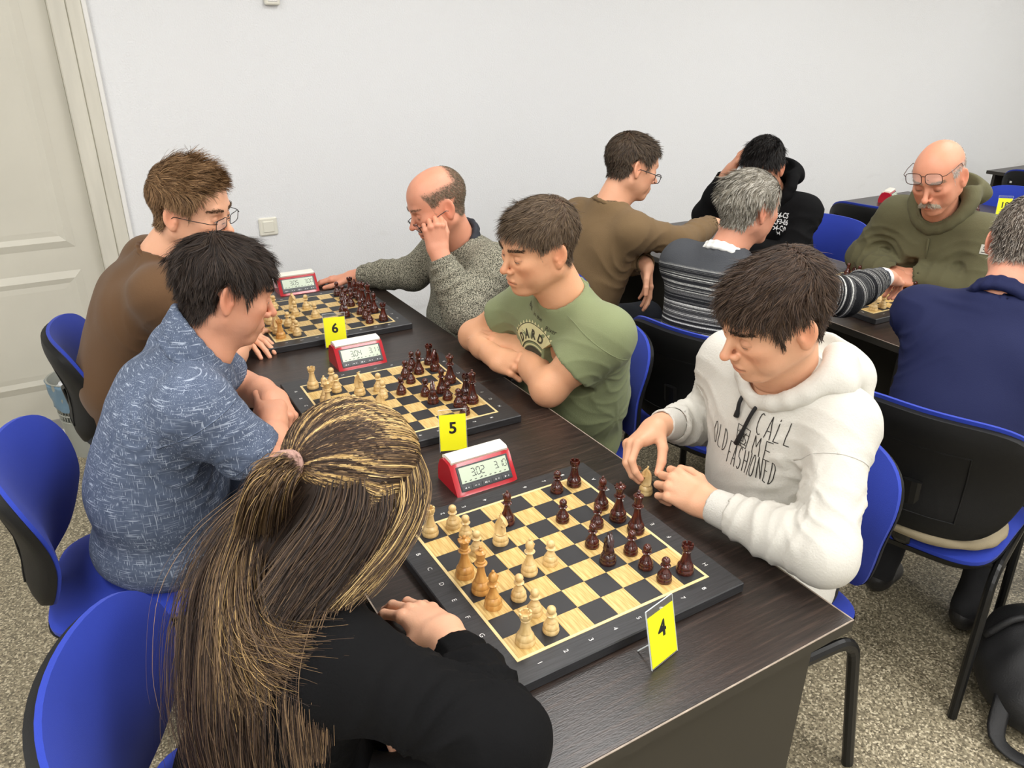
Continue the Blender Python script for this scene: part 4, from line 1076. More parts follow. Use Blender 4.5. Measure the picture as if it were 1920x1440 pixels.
def eyeglasses(parent, hd, rim='wire_dark', half='full', w_=.026, hgt=.019, dz=0.0, dx=0.0, tilt=0.0, r=.0011, name='glasses', shape=4.0, lens=True):
    """frames in head space: two rims, bridge, temples to the ears"""
    t = bpy.data.objects.new(name, None); COL.objects.link(t); t.parent = parent
    c, s_ = math.cos(tilt), math.sin(tilt)
    def tr(p):
        p = np.asarray(p, float)+A3(.104+dx, 0, .002+dz); q = p-A3(-.01, 0, 0); q = A3(c*q[0]+s_*q[2], q[1], -s_*q[0]+c*q[2])+A3(-.01, 0, 0); return q
    m = MB(); 
    for s in (-1, 1):
        ring = []
        for a in np.linspace(0, 2*PI, 28, endpoint=False):
            ca, sa = math.cos(a), math.sin(a); k = (abs(ca)**shape+abs(sa)**shape)**(-1/shape)
            ring.append(tr((-.006*(abs(ca*k)*.5 if s*ca > 0 else 0)-.0, s*.034+w_*ca*k, hgt*sa*k)))
        if half == 'full': m.tube(ring, r, 6, closed=True)
        if lens: l_ = mesh_obj('lens', hd['W'](np.array(ring)), [tuple(range(len(ring)))], 'lens_glass', t)
        m.tube([tr((0, s*(.034+w_), hgt*.5)), tr((-.012, s*.072, hgt*.5)), tr((-.06, s*.080, hgt*.45)), tr((-.108, s*.0815, hgt*.35)), tr((-.125, s*.081, -.010))], r, 6)
        m.tube([tr((-.003, s*.010, -.004)), tr((-.012, s*.012, -.010))], .0008, 5)
    m.tube([tr((0, -.008, hgt*.45)), tr((.003, 0, hgt*.55)), tr((0, .008, hgt*.45))], r, 6)
    V = hd['W'](np.array(m.v)); mesh_obj('frame', V, m.f, rim, t, True)
    return t

# ------------------------------------------------------------------ materials of people
mat('skin', (.6, .4, .3), .48, attr='Col', sss=.12, bump=(260, .12), spec=.4)
mat('hair_strands', (.1, .06, .04), .55, attr='Col', spec=.22)
mat('lens_glass', (.97, .98, .98), .03, alpha=.18, spec=.6)
mat('wire_dark', (.02, .018, .018), .3, metal=.6)
mat('wire_black', (.012, .012, .014), .35)
mat('wire_gold', srgb(190, 140, 120), .25, metal=.9)
mat('wire_brown', srgb(70, 44, 34), .3, metal=.5)
mat('jeans_dark', srgb(34, 38, 46), .85, var=(30, .15), bump=(350, .3))
mat('jeans_blue', srgb(98, 118, 148), .85, var=(18, .15), bump=(350, .3))
mat('trouser_beige', srgb(150, 138, 112), .85, bump=(300, .2))
mat('trouser_black', srgb(20, 20, 22), .85, bump=(300, .2))
mat('shoe_black', (.016, .015, .015), .45, bump=(120, .3))
SKIN_A = srgb(226, 172, 138); SKIN_B = srgb(212, 158, 128); SKIN_C = srgb(208, 142, 116)
# ------------------------------------------------------------------ people
def person(label, at):
    o = empty('person', (0, 0, 0)); tag(o, label, 'person', 'chess players'); return o
def finish_body(parent, parts): V, F, C = merge(parts); return to_obj('body', V, F, 'skin', parent, C)
def hair_obj(parent, parts, name='hair'): V, F, C = merge(parts); return to_obj(name, V, F, 'hair_strands', parent, C)
def core(Pv, N, skin, r=.085):
    Pv, N = np.asarray(Pv, float), np.asarray(N, float); f = Field([cap(Pv, N-(N-Pv)*.15, r, r*.9, .02), cap(N-(N-Pv)*.2, N, r*.7, .045, .03)], .012, .02); V, F = f.mesh(); return V, F, np.tile(A3(*skin), (len(V), 1))
def flow_fwd(side=.25, down=.25):
    """from the crown forward over the forehead, down at the sides and back"""
    def fn(x, y, z):
        top = np.clip((z-.03)/.06, 0, 1); back = np.clip((-x-.03)/.05, 0, 1)
        return np.stack([(.35+.65*top)*(1-1.25*back), y*6*side*(.1+(1-top)*2)*(1-back), -down-(1-top)*1.1-back*.6], 1)
    return fn
def place_print(V, F, ctr, eu, ev, quads, off=.0015):
    """drop flat quads/strokes (u,v) on a garment along the chest normal"""
    eu, ev = nz(eu), nz(ev); n = nz(np.cross(eu, ev)); pts = []; idx = []
    c0 = on_surface(V, F, [np.asarray(ctr)+n*.3], [-n])[0]; h0 = .14 if c0 is None else (c0-np.asarray(ctr))@n
    for q in quads:
        idx.append(tuple(range(len(pts), len(pts)+len(q)))); pts += [np.asarray(ctr)+eu*a+ev*b+n*(h0+.04) for a, b in q]
    hit = on_surface(V, F, pts, [-n]*len(pts), off); ok = [h is not None for h in hit]
    src = np.array(pts); fs = []
    for f in idx:
        if not all(ok[i] for i in f): continue
        e0 = max(np.linalg.norm(src[f[i]]-src[f[i-1]]) for i in range(len(f))); e1 = max(np.linalg.norm(hit[f[i]]-hit[f[i-1]]) for i in range(len(f)))
        if e1 < 2.2*e0+.001 and max((hit[i]-np.asarray(ctr))@n for i in f) < h0+.018: fs.append(f)
    return [h if h is not None else (0, 0, 0) for h in hit], fs
def strokes(lines, w_):
    """polyline strokes -> quads in 2D"""
    q = []
    for ln in lines:
        for a, b in zip(ln[:-1], ln[1:]):
            a, b = np.array(a, float), np.array(b, float); d = b-a; L_ = np.linalg.norm(d)+1e-9; d /= L_; n = np.array([-d[1], d[0]])*w_/2
            k = max(1, int(L_/.012))
            for i in range(k):
                p, r_ = a+d*L_*i/k-d*w_*.25, a+d*L_*(i+1)/k+d*w_*.25; q.append([p-n, r_-n, r_+n, p+n])
    return q
_arc = lambda cx, cy, rx, ry, a0, a1, n=9: [(cx+rx*math.cos(t), cy+ry*math.sin(t)) for t in np.linspace(math.radians(a0), math.radians(a1), n)]
GLY = {'C': [_arc(.5, .5, .42, .5, 60, 300)], 'A': [[(.05, 0), (.5, 1), (.9, 0)], [(.2, .33), (.8, .33)]], 'L': [[(.2, 1), (.1, 0), (.8, 0)]], 'M': [[(.05, 0), (.2, 1), (.5, .45), (.85, 1), (.95, 0)]],
       'E': [[(.85, 1), (.2, 1), (.15, 0), (.85, 0)], [(.17, .5), (.7, .5)]], 'O': [_arc(.5, .5, .42, .5, 0, 360, 14)], 'D': [[(.15, 1), (.15, 0)], _arc(.15, .5, .7, .5, 90, -90)], 'F': [[(.85, 1), (.2, 1), (.15, 0)], [(.17, .5), (.65, .5)]],
       'S': [_arc(.5, .75, .35, .25, 40, 270, 7)+_arc(.5, .25, .35, .25, 90, -140, 7)], 'H': [[(.12, 1), (.12, 0)], [(.85, 1), (.85, 0)], [(.12, .5), (.85, .5)]], 'I': [[(.5, 1), (.5, 0)]], 'N': [[(.1, 0), (.12, 1), (.85, 0), (.88, 1)]],
       'T': [[(.5, 1), (.5, 0)], [(.05, 1), (.95, 1)]], 'R': [[(.12, 0), (.12, 1)], _arc(.12, .76, .6, .24, 90, -90, 6), [(.3, .5), (.85, 0)]], 'K': [[(.12, 1), (.12, 0)], [(.85, 1), (.12, .45), (.9, 0)]], 'B': [[(.12, 0), (.12, 1)], _arc(.12, .76, .55, .24, 90, -90, 6), _arc(.12, .26, .65, .26, 90, -90, 6)]}
def word(text, x, y, wd, ht, gap=.35):
    o = []
    for ch in text:
        if ch == ' ': x += wd*.8; continue
        ww = wd*(.4 if ch == 'I' else 1); o += [[(x+p[0]*ww, y+p[1]*ht) for p in l] for l in GLY[ch]]; x += ww*(1+gap)
    return o


def neck_ring(N, B, rx=.070, ry=.078, front=-.03, back=.02, n=17, fx=.0, side=.0):
    o = []
    for th in np.linspace(0, 2*PI, n): o.append(N+B['fw']*(rx*math.cos(th)+fx)+B['lf']*ry*math.sin(th)+B['up']*(front*(1+math.cos(th))/2+back*(1-math.cos(th))/2+side*abs(math.sin(th))))
    return o
def tee_sleeve(S, E, frac=.58, r0=.072, r1=.064):
    S, E = np.asarray(S, float), np.asarray(E, float); d = nz(E-S); q = S+(E-S)*frac
    return [cap(S, q, r0, r1, .04)], [trim(q, d, r1+.03), cut(cap(q-d*.03, q+d*.05, r1-.015, r1-.012), .003)]
def long_sleeve(S, E, W_, r0=.066, r1=.056, r2=.043, end=.03):
    S, E, W_ = [np.asarray(q, float) for q in (S, E, W_)]; d = nz(E-W_); q = W_+d*end
    return [cap(S, E, r0, r1, .035), cap(E, E+(q-E)*.55, r1, (r1+r2)*.52, .03), cap(E+(q-E)*.5, q, (r1+r2)*.52, r2, .02)], [trim(q, -d, .07), cut(cap(q-d*.04, q+d*.035, r2-.008, r2-.006), .003)]
def cuff(p, W_, E_, m, r=.037, L_=.05, off=.012):
    W_, E_ = np.asarray(W_, float), np.asarray(E_, float); d = nz(E_-W_); a, b = W_+d*off, W_+d*(off+L_)
    return cloth('cuff', [cap(a, b, r, r*1.1, .01), trim(a, -d, .07, .003), trim(b, d, .07, .006), cut(cap(a-d*.03, a+d*.03, r-.006, r-.005), .002)], .0035, m, p)
def crease_set(S, E, W_, am=.005):
    S, E, W_ = [np.asarray(q, float) for q in (S, E, W_)]
    return [(E, W_, .042, am), (S, E, .07, am*.8)]

# ---------- boy in the white hoodie (right side, front table)
mat('hoodie_white', srgb(206, 203, 194), .9, sheen=.03, bump=(240, .25), spec=.2)
mat('cuff_white', srgb(208, 205, 197), .9, bump=(420, .5, (1, 1, 1)), spec=.2)
mat('cord_black', (.008, .008, .009), .7)
mat('print_dark', srgb(44, 40, 36), .8)
def white_hoodie():
    p = person('boy in a white hoodie printed CALL ME OLD FASHIONED, holding a pale knight', (0, 0))
    H, N = A3(.432, -.078, 1.198), A3(.520, -.055, 1.065); SL, SR = A3(.550, -.180, .990), A3(.555, .125, 1.01); Pv = A3(.585, -.03, .56)
    EL, WL = A3(.392, -.300, .812), A3(.335, -.060, .805); ER, WR = A3(.60, .215, .80), A3(.396, .168, .866)
    sk = SKIN_A; hc = srgb(56, 43, 36)
    hd = make_head(H, N, (-.87, .26, -.40), dict(s=1.0, hair_col=hc, lid=(-12, -24), fringe=.056, nose=1.08, burn=-.02), sk, .0018, roll=-.14)
    hl = make_hand(WL, (-.22, .95, .12), (-.60, -.20, .76), True, EL, dict(curl=[(42, 70, 30), (40, 72, 35), (38, 72, 35), (36, 66, 35)], thumb=[(.75, .5, -.45), (.92, .15, -.35), (.97, -.1, -.25)]), sk)
    hr = make_hand(WR, (-.90, -.10, -.22), (-.40, .45, .80), False, ER, dict(curl=[(34, 46, 22), (44, 44, 24), (54, 42, 24), (58, 46, 26)], thumb=[(.55, .42, -.72), (.72, .20, -.66), (.80, .0, -.6)], yaw=(2, 0, -3, -6)), sk)
    finish_body(p, [(hd['VW'], hd['F'], hd['C']), hl, hr, core(Pv, N, sk)])
    cols = [srgb(66, 50, 40), srgb(80, 62, 50), srgb(48, 36, 30), srgb(92, 74, 60)]
    fl = flow_fwd(.2, .35)
    hair_obj(p, [grow(hd, 13000, lambda r: np.interp(r[:, 2], (-.05, .02, .07, .11), (.014, .024, .038, .042)), fl, lambda r: np.interp(r[:, 2], (-.03, .05, .1), (.08, .22, .30)), cols, 1, .00065, 7, .003, clump=.010)])
    hair_obj(p, [eyebrows(hd, 420, [hc], thick=1.1)], 'eyebrows')
    P, B = torso(Pv, N, SL, SR, 1.02, 1.10, .010, Ch=(.560, -.035, .91), Be=(.570, -.03, .72), sh=.050)
    fw, lf, up = B['fw'], B['lf'], B['up']
    a, ac = long_sleeve(SL, EL, WL, .060, .056, .044, .055); b, bc = long_sleeve(SR, ER, WR, .060, .055, .043, .055)
    P += a+b+[cut(cap(N-up*.03+fw*.01, N+up*.2+fw*.08, .060, .085), .012), ell(Pv+A3(-.02, 0, -.02), (.15, .175, .10), k=.04)]
    wr = dict(radial=[(SL-up*.10+fw*.05, lf, .13, .0035, 9), (SR-up*.10+fw*.04, lf, .12, .0035, 9), (EL+A3(.02, .05, .05), (0, .3, 1), .09, .0045, 11)],
              rings=[(EL, WL, .040, .0042), (SL, EL, .085, .0022), (ER, WR, .04, .004)],
              folds=[(SL+A3(-.10, .06, -.08), EL+A3(.05, .14, .06), .009, .006), (SL+A3(-.09, .09, -.05), A3(.44, -.06, .80), .010, .005), (SL+A3(.02, -.05, -.09), EL+A3(.03, -.04, .07), .009, .004), (A3(.45, .08, .96), A3(.47, .09, .75), .012, .005),
                     (A3(.45, -.17, .86), A3(.46, .04, .77), .011, .005), (A3(.44, -.12, .80), A3(.46, .06, .73), .010, .004), (SL+A3(-.03, .05, .02), A3(.46, -.13, .93), .008, .004), (SL+A3(.0, .03, -.02), A3(.45, -.17, .90), .008, .004)], amb=(.0012, 8, 3))
    o, V, F, f = cloth('hoodie', P+ac+bc, .0055, 'hoodie_white', p, wr=wr)
    sleeve_seam(p, V, F, SL, EL, .34, 'cuff_white', (0, 0, 0)); sleeve_seam(p, V, F, SR, ER, .3, 'cuff_white')
    cuff(p, WL, EL, 'cuff_white', .036, .055); cuff(p, WR, ER, 'cuff_white', .035, .055)
    # hood: crossed neck edge and the folded bag on the shoulders
    rim = neck_ring(N, B, .084, .092, -.052, .026, 19, -.012, .026)
    q = chain(rim, [.017+.012*(1-math.cos(t))/2 for t in np.linspace(0, 2*PI, 19)], .02)
    q += [ell(N-fw*.12+up*(-.025), (.042, .112, .050), B['R'], k=.035), ell(N-fw*.105-up*.07, (.035, .13, .065), B['R'], k=.035), cap(N-fw*.03+lf*.115, N-fw*.12+lf*.06-up*.02, .024, .032, .03), cap(N-fw*.03-lf*.115, N-fw*.12-lf*.06-up*.02, .024, .032, .03)]
    q += [cut(cap(N-up*.04+fw*.008, N+up*.2+fw*.06, .062, .086), .008), cut(ell(N-fw*.092+up*.038, (.034, .085, .045), B['R']), .02)]
    cloth('hood', q, .0048, 'hoodie_white', p, wr=dict(amb=(.0015, 12, 8), folds=[(N-fw*.0-lf*.125+up*.0, N-fw*.15-up*.06, .008, .006), (N-fw*.0+lf*.125+up*.0, N-fw*.15-up*.06, .008, .006), (N+fw*.05+lf*.09-up*.03, N-fw*.06+lf*.13-up*.01, .007, .005)]))
    for (s, L_, sw) in ((-.030, .050, -.002), (.012, .105, -.028)):
        a0 = N+fw*.070+lf*s-up*.048; pts = [a0+fw*.012, a0+fw*.03-up*.02+lf*sw*.15, a0+fw*.034-up*L_*.5+lf*sw*.5, a0+fw*.033-up*L_+lf*sw]
        pp = on_surface(V, F, [q_+fw*.15 for q_ in pts], [-fw]*4, .006); pts = [b_ if b_ is not None and i > 1 else a_ for i, (a_, b_) in enumerate(zip(pts, pp))]
        MB().tube(bez(pts, 9), [.0040]*7+[.0055, .0058], 8).build('drawstring', 'cord_black', p, smooth=True)
    L2 = word('CALL', .026, .050, .0150, .046)+word('ME', .026, .004, .020, .042)+word('OLD', -.086, -.030, .0130, .052)+word('FASHIONED', -.030, -.046, .0105, .050)
    gl = [[(-.018, .050), (.016, .050), (.012, .006), (-.014, .006), (-.018, .050)], [(-.0175, .036), (.014, .036)], [(-.015, .012), (.012, .012)], [(-.008, .034), (-.008, .018), (.002, .018), (.002, .030)], [(.0, .036), (.010, .020), (.006, .012)], [(-.002, .012), (-.002, .006)], [(-.012, .040), (.002, .028), (.008, .040)]]
    hs, fs = place_print(V, F, B['Ch']-up*.002+lf*.006, lf, up, strokes(L2, .0019)+strokes(gl, .0017), .0011)
    mesh_obj('printed_lettering', hs, fs, 'print_dark', p)['kind'] = 'stuff'
    legs(p, Pv, (-1, 0), m='trouser_black')
white_hoodie()

# ---------- boy in the green T-shirt
mat('tee_green', srgb(126, 134, 98), .9, bump=(300, .15), spec=.2, sheen=.1)
mat('print_cream', srgb(206, 200, 150), .85); mat('print_olive', srgb(64, 60, 44), .85)
def green_tee():
    p = person('boy in an olive green printed T-shirt with folded bare arms', (0, 0))
    H, N = A3(.379, .654, 1.175), A3(.462, .655, 1.035); SL, SR = A3(.515, .515, .950), A3(.475, .82, .970); Pv = A3(.58, .76, .55)
    EL, WL = A3(.375, .585, .795), A3(.410, .805, .836); ER, WR = A3(.385, 1.03, .80), A3(.335, .805, .812)
    sk = srgb(222, 166, 128); hc = srgb(74, 60, 48)
    hd = make_head(H, N, (-.98, .02, -.20), dict(s=1.0, hair_col=hc, lid=(-8, -22), fringe=.058, nose=.98, fat=.006, jaw=1.05), sk, .0021, roll=-.10)
    hl = make_hand(WL, (-.40, .90, .10), (-.3, -.1, .95), True, EL, dict(curl=[(10, 14, 10)]*4, yaw=(3, 1, -2, -5)), sk, .0024, S=SL, re=.046, rs=.055)
    hr = make_hand(WR, (.22, -.92, .12), (-.75, .05, .65), False, ER, dict(curl=[(62, 80, 40), (66, 84, 40), (66, 84, 40), (64, 80, 40)], thumb=[(.8, .45, -.35), (.9, .1, -.45), (.8, -.3, -.5)]), sk, .0024, S=SR, re=.045, rs=.055)
    finish_body(p, [(hd['VW'], hd['F'], hd['C']), hl, hr, core(Pv, N, sk)])
    cols = [srgb(108, 91, 74), srgb(126, 107, 86), srgb(86, 71, 58), srgb(96, 81, 66)]
    hair_obj(p, [grow(hd, 11000, lambda r: np.interp(r[:, 2], (-.05, .02, .07, .11), (.010, .016, .034, .038)), flow_fwd(.15, .32), lambda r: np.interp(r[:, 2], (-.03, .05, .1), (.06, .15, .24)), cols, 2, .00065, 6, .0025, clump=.010)])
    hair_obj(p, [eyebrows(hd, 320, [hc])], 'eyebrows')
    P, B = torso(Pv, N, SL, SR, 1.10, 1.15, .03, Ch=(.525, .68, .87), Be=(.555, .72, .70), sh=.046)
    fw, lf, up = B['fw'], B['lf'], B['up']
    a, ac = tee_sleeve(SL, EL, .62, .064, .071); b, bc = tee_sleeve(SR, ER, .54, .064, .069)
    P += a+b+[cut(cap(N-up*.02, N+up*.2+fw*.06, .060, .08), .010)]
    wr = dict(radial=[(SL-up*.11+fw*.05, lf, .13, .003, 9), (SR-up*.11+fw*.03, lf, .12, .003, 9), (B['Be']+lf*.1, lf, .14, .0035, 9)],
              folds=[(SL+fw*.06-up*.02, B['Ch']+fw*.11-up*.1, .009, .005), (SL+fw*.04+up*.03, N+fw*.09-up*.10, .008, .004), (SL-fw*.02+up*.01, SL+(EL-SL)*.5+lf*.06, .008, .003), (B['Ch']+lf*.14-up*.08, B['Be']+fw*.10+lf*.08, .012, .005), (B['Be']+lf*.15+up*.02, B['Be']+fw*.12-up*.02, .010, .005), (B['Be']+lf*.15-up*.06, Pv+fw*.13+up*.03, .010, .005)], amb=(.0012, 8, 13))
    o, V, F, f = cloth('t_shirt', P+ac+bc, .0055, 'tee_green', p, wr=wr)
    cloth('neckband', chain(neck_ring(N, B, .066, .074, -.040, .010, 19), [.0065]*19, .006), .004, 'tee_green', p)
    sleeve_seam(p, V, F, SL, EL, .10, 'tee_green', -.35*up, .0013, .13)
    # printed emblem: cream badge with toothed rim, dark letters, cream stripes
    c0 = B['Ch']-lf*.028+up*.050; ES = 1.22
    arc = lambda r0, r1, a0, a1, n: [[(r0*math.cos(t0), r0*math.sin(t0)), (r1*math.cos(t0), r1*math.sin(t0)), (r1*math.cos(t1), r1*math.sin(t1)), (r0*math.cos(t1), r0*math.sin(t1))] for t0, t1 in zip(np.linspace(math.radians(a0), math.radians(a1), n+1)[:-1], np.linspace(math.radians(a0), math.radians(a1), n+1)[1:])]
    sh = lambda qs, dy: [[(a_, b_+dy) for a_, b_ in q] for q in qs]
    cream = sh(arc(.050, .088, 15, 165, 22), -.05)
    for k in range(19):
        t = math.radians(18+k*8); cream.append([(.088*math.cos(t-.06), .088*math.sin(t-.06)-.05), (.096*math.cos(t), .096*math.sin(t)-.05), (.088*math.cos(t+.06), .088*math.sin(t+.06)-.05), (.0879*math.cos(t), .0879*math.sin(t)-.05)])
    for k in range(6): cream.append([(-.030+k*.011, -.052), (-.023+k*.011, -.052), (-.026+k*.009, -.105), (-.031+k*.009, -.105)])
    cream += sh(arc(.042, .0455, 10, 170, 16), -.052)
    hs, fs = place_print(V, F, c0, lf, up, [[(a_*ES, b_*ES) for a_, b_ in q] for q in cream], .0010); mesh_obj('emblem_print', hs, fs, 'print_cream', p)['kind'] = 'stuff'
    dark = []
    for k, ch in enumerate('DARDEN'):
        v, ff = text_geo(ch, .030, .0012); t = math.radians(146-k*22.5)
        for q in ff:
            for i in range(1, len(q)-1):
                tri = [q[0], q[i], q[i+1]]; dark.append([((.056+v[j][1]*.95)*math.cos(t)+v[j][0]*.8*math.sin(t), (.056+v[j][1]*.95)*math.sin(t)-v[j][0]*.8*math.cos(t)-.05) for j in tri])
    dark += sh(arc(.0875, .0892, 15, 165, 22), -.05)+sh(arc(.0485, .0505, 15, 165, 22), -.05)+sh(arc(.020, .040, 20, 160, 12), -.052)+strokes([[(-.036, -.052), (-.036, -.08), (-.02, -.108)], [(.036, -.052), (.036, -.08), (.02, -.108)]], .004)
    for k, (wd, x) in enumerate((('Big', -.045), ('in the', -.008), ('River', .038))):
        v, ff = text_geo(wd, .017)
        for q in ff:
            for i in range(1, len(q)-1): dark.append([(v[j][0]*.9+x+v[j][1]*.25, v[j][1]+.056-x*.25-abs(x)*.1) for j in (q[0], q[i], q[i+1])])
    hs, fs = place_print(V, F, c0, lf, up, [[(a_*ES, b_*ES) for a_, b_ in q] for q in dark], .0016); mesh_obj('emblem_lettering', hs, fs, 'print_olive', p)['kind'] = 'stuff'
    legs(p, Pv, (-1, 0), m='trouser_black')
green_tee()

# ---------- old man in the grey knitted sweater, fist on his cheek
def _knit(dark, light, sc=520):
    def fn(m, N, L, b, tc):
        n = N.new('ShaderNodeTexNoise'); n.inputs['Scale'].default_value = sc; n.inputs['Detail'].default_value = 1; L.new(tc.outputs['Object'], n.inputs['Vector'])
        cr = N.new('ShaderNodeValToRGB'); e = cr.color_ramp.elements; e[0].position = .40; e[0].color = (*dark, 1); e[1].position = .62; e[1].color = (*light, 1)
        L.new(n.outputs['Fac'], cr.inputs[0]); L.new(cr.outputs[0], b.inputs['Base Color'])
        bp = N.new('ShaderNodeBump'); bp.inputs['Strength'].default_value = .5; bp.inputs['Distance'].default_value = .002; L.new(n.outputs['Fac'], bp.inputs['Height']); L.new(bp.outputs[0], b.inputs['Normal'])
    return fn
mat('knit_grey', (.2, .2, .18), .95, spec=.15, extra=_knit(srgb(62, 62, 54), srgb(168, 164, 146), 330))
mat('collar_navy', srgb(40, 42, 50), .8)
def grey_sweater():
    p = person('old balding man in a grey knitted sweater resting his cheek on his fist', (0, 0))
    H, N = A3(.459, 1.421, 1.138), A3(.545, 1.435, 1.005); SL, SR = A3(.60, 1.27, .935), A3(.585, 1.61, .95); Pv = A3(.66, 1.52, .55)
    EL, WL = A3(.455, 1.225, .805), A3(.402, 1.310, 1.005); ER, WR = A3(.485, 1.72, .815), A3(.300, 1.885, .79)
    sk = srgb(214, 150, 122); hc = srgb(112, 100, 84)
    bald = lambda x, y, z: np.clip(1-np.clip((z-.055)/.02, 0, 1)*np.clip((x+.075)/.02, 0, 1), .0, 1)
    hd = make_head(H, N, (-.92, .10, -.36), dict(s=1.0, hair_col=hc, lid=(-10, -24), fringe=.085, nose=1.12, fat=.006, bald=bald, cap=.7, ear=1.1), sk, .0026, roll=.03)
    hl = make_hand(WL, (-.10, .04, 1.0), (-.35, -.93, 0), True, EL, dict(curl=[(72, 88, 45), (74, 90, 45), (74, 90, 45), (72, 88, 45)], thumb=[(.85, .35, -.4), (.85, -.05, -.5), (.75, -.4, -.5)]), sk, .0026)
    hr = make_hand(WR, (-.80, .52, -.14), (.1, .1, 1), False, ER, dict(curl=[(8, 16, 10), (10, 18, 12), (12, 20, 12), (14, 22, 14)], thumb=[(.75, .55, -.25), (.95, .2, -.15), (.98, .05, -.1)], yaw=(6, 1, -4, -9)), sk, .0026)
    finish_body(p, [(hd['VW'], hd['F'], hd['C']), hl, hr, core(Pv, N, sk)])
    cols = [srgb(120, 106, 88), srgb(140, 128, 110), srgb(92, 80, 66)]
    hair_obj(p, [grow(hd, 6000, .008, lambda x, y, z: np.stack([-.4+0*x, 0*x, -.8+0*x], 1), .12, cols, 3, .0006, 4, .001)])
    hair_obj(p, [eyebrows(hd, 160, [srgb(130, 110, 90)])], 'eyebrows')
    eyeglasses(p, hd, 'wire_black', 'full', .026, .015, -.012, .006, .18, .0014)
    P, B = torso(Pv, N, SL, SR, 1.12, 1.25, .05, Ch=(.60, 1.45, .86), Be=(.64, 1.48, .69), sh=.056)
    fw, lf, up = B['fw'], B['lf'], B['up']
    a, ac = long_sleeve(SL, EL, WL, .078, .072, .046, .03); b, bc = long_sleeve(SR, ER, WR, .076, .064, .045, .03)
    P += a+b+[cut(cap(N-up*.02, N+up*.2+fw*.06, .066, .085), .010)]
    wr = dict(radial=[(EL+(SL-EL)*.3+A3(-.02, .03, .02), (1, 0, .3), .11, .006, 9), (SL-up*.12+fw*.06, lf, .13, .005, 8)], rings=[(WL, EL, .04, .006), (SL, EL, .06, .005), (ER, WR, .05, .004)],
              folds=[(SL+fw*.05-up*.0, EL+fw*.04+up*.1, .012, .008), (SL-fw*.05-up*.1, EL+A3(.05, 0, .02), .012, .008)], amb=(.0022, 9, 23))
    cloth('sweater', P+ac+bc, .0065, 'knit_grey', p, wr=wr)
    cuff(p, WL, EL, 'knit_grey', .040, .06, .02); cuff(p, WR, ER, 'knit_grey', .037, .05, .02)
    cloth('shirt_collar', chain(neck_ring(N, B, .064, .070, -.035, .045, 17), [.010]*17, .01)+chain(neck_ring(N, B, .068, .074, -.05, .03, 17), [.010]*17, .01), .0045, 'collar_navy', p)
    legs(p, Pv, (-1, 0), m='trouser_black')
grey_sweater()

# ---------- man in the blue patterned shirt
def _hatch(m, N, L, b, tc):
    acc = None
    for sc in ((520, 520, 26), (30, 30, 560)):
        mp = N.new('ShaderNodeMapping'); mp.inputs['Scale'].default_value = sc; L.new(tc.outputs['Object'], mp.inputs[0])
        n = N.new('ShaderNodeTexNoise'); n.inputs['Scale'].default_value = 1.0; n.inputs['Detail'].default_value = 0; L.new(mp.outputs[0], n.inputs['Vector'])
        r = N.new('ShaderNodeValToRGB'); r.color_ramp.elements[0].position = .66; r.color_ramp.elements[1].position = .76; L.new(n.outputs['Fac'], r.inputs[0])
        if acc is None: acc = r.outputs[0]
        else:
            mx = N.new('ShaderNodeMix'); mx.data_type = 'RGBA'; mx.blend_type = 'LIGHTEN'; mx.inputs[0].default_value = 1; L.new(acc, mx.inputs[6]); L.new(r.outputs[0], mx.inputs[7]); acc = mx.outputs[2]
    n = N.new('ShaderNodeTexNoise'); n.inputs['Scale'].default_value = 60; n.inputs['Detail'].default_value = 4; L.new(tc.outputs['Object'], n.inputs['Vector'])
    c = N.new('ShaderNodeValToRGB'); c.color_ramp.elements[0].color = (*srgb(66, 77, 98), 1); c.color_ramp.elements[1].color = (*srgb(98, 109, 130), 1); L.new(n.outputs['Fac'], c.inputs[0])
    mx = N.new('ShaderNodeMix'); mx.data_type = 'RGBA'; L.new(acc, mx.inputs[0]); L.new(c.outputs[0], mx.inputs[6]); mx.inputs[7].default_value = (*srgb(160, 170, 186), 1); L.new(mx.outputs[2], b.inputs['Base Color'])
mat('shirt_hatched', (.2, .25, .35), .85, spec=.25, extra=_hatch, bump=None)
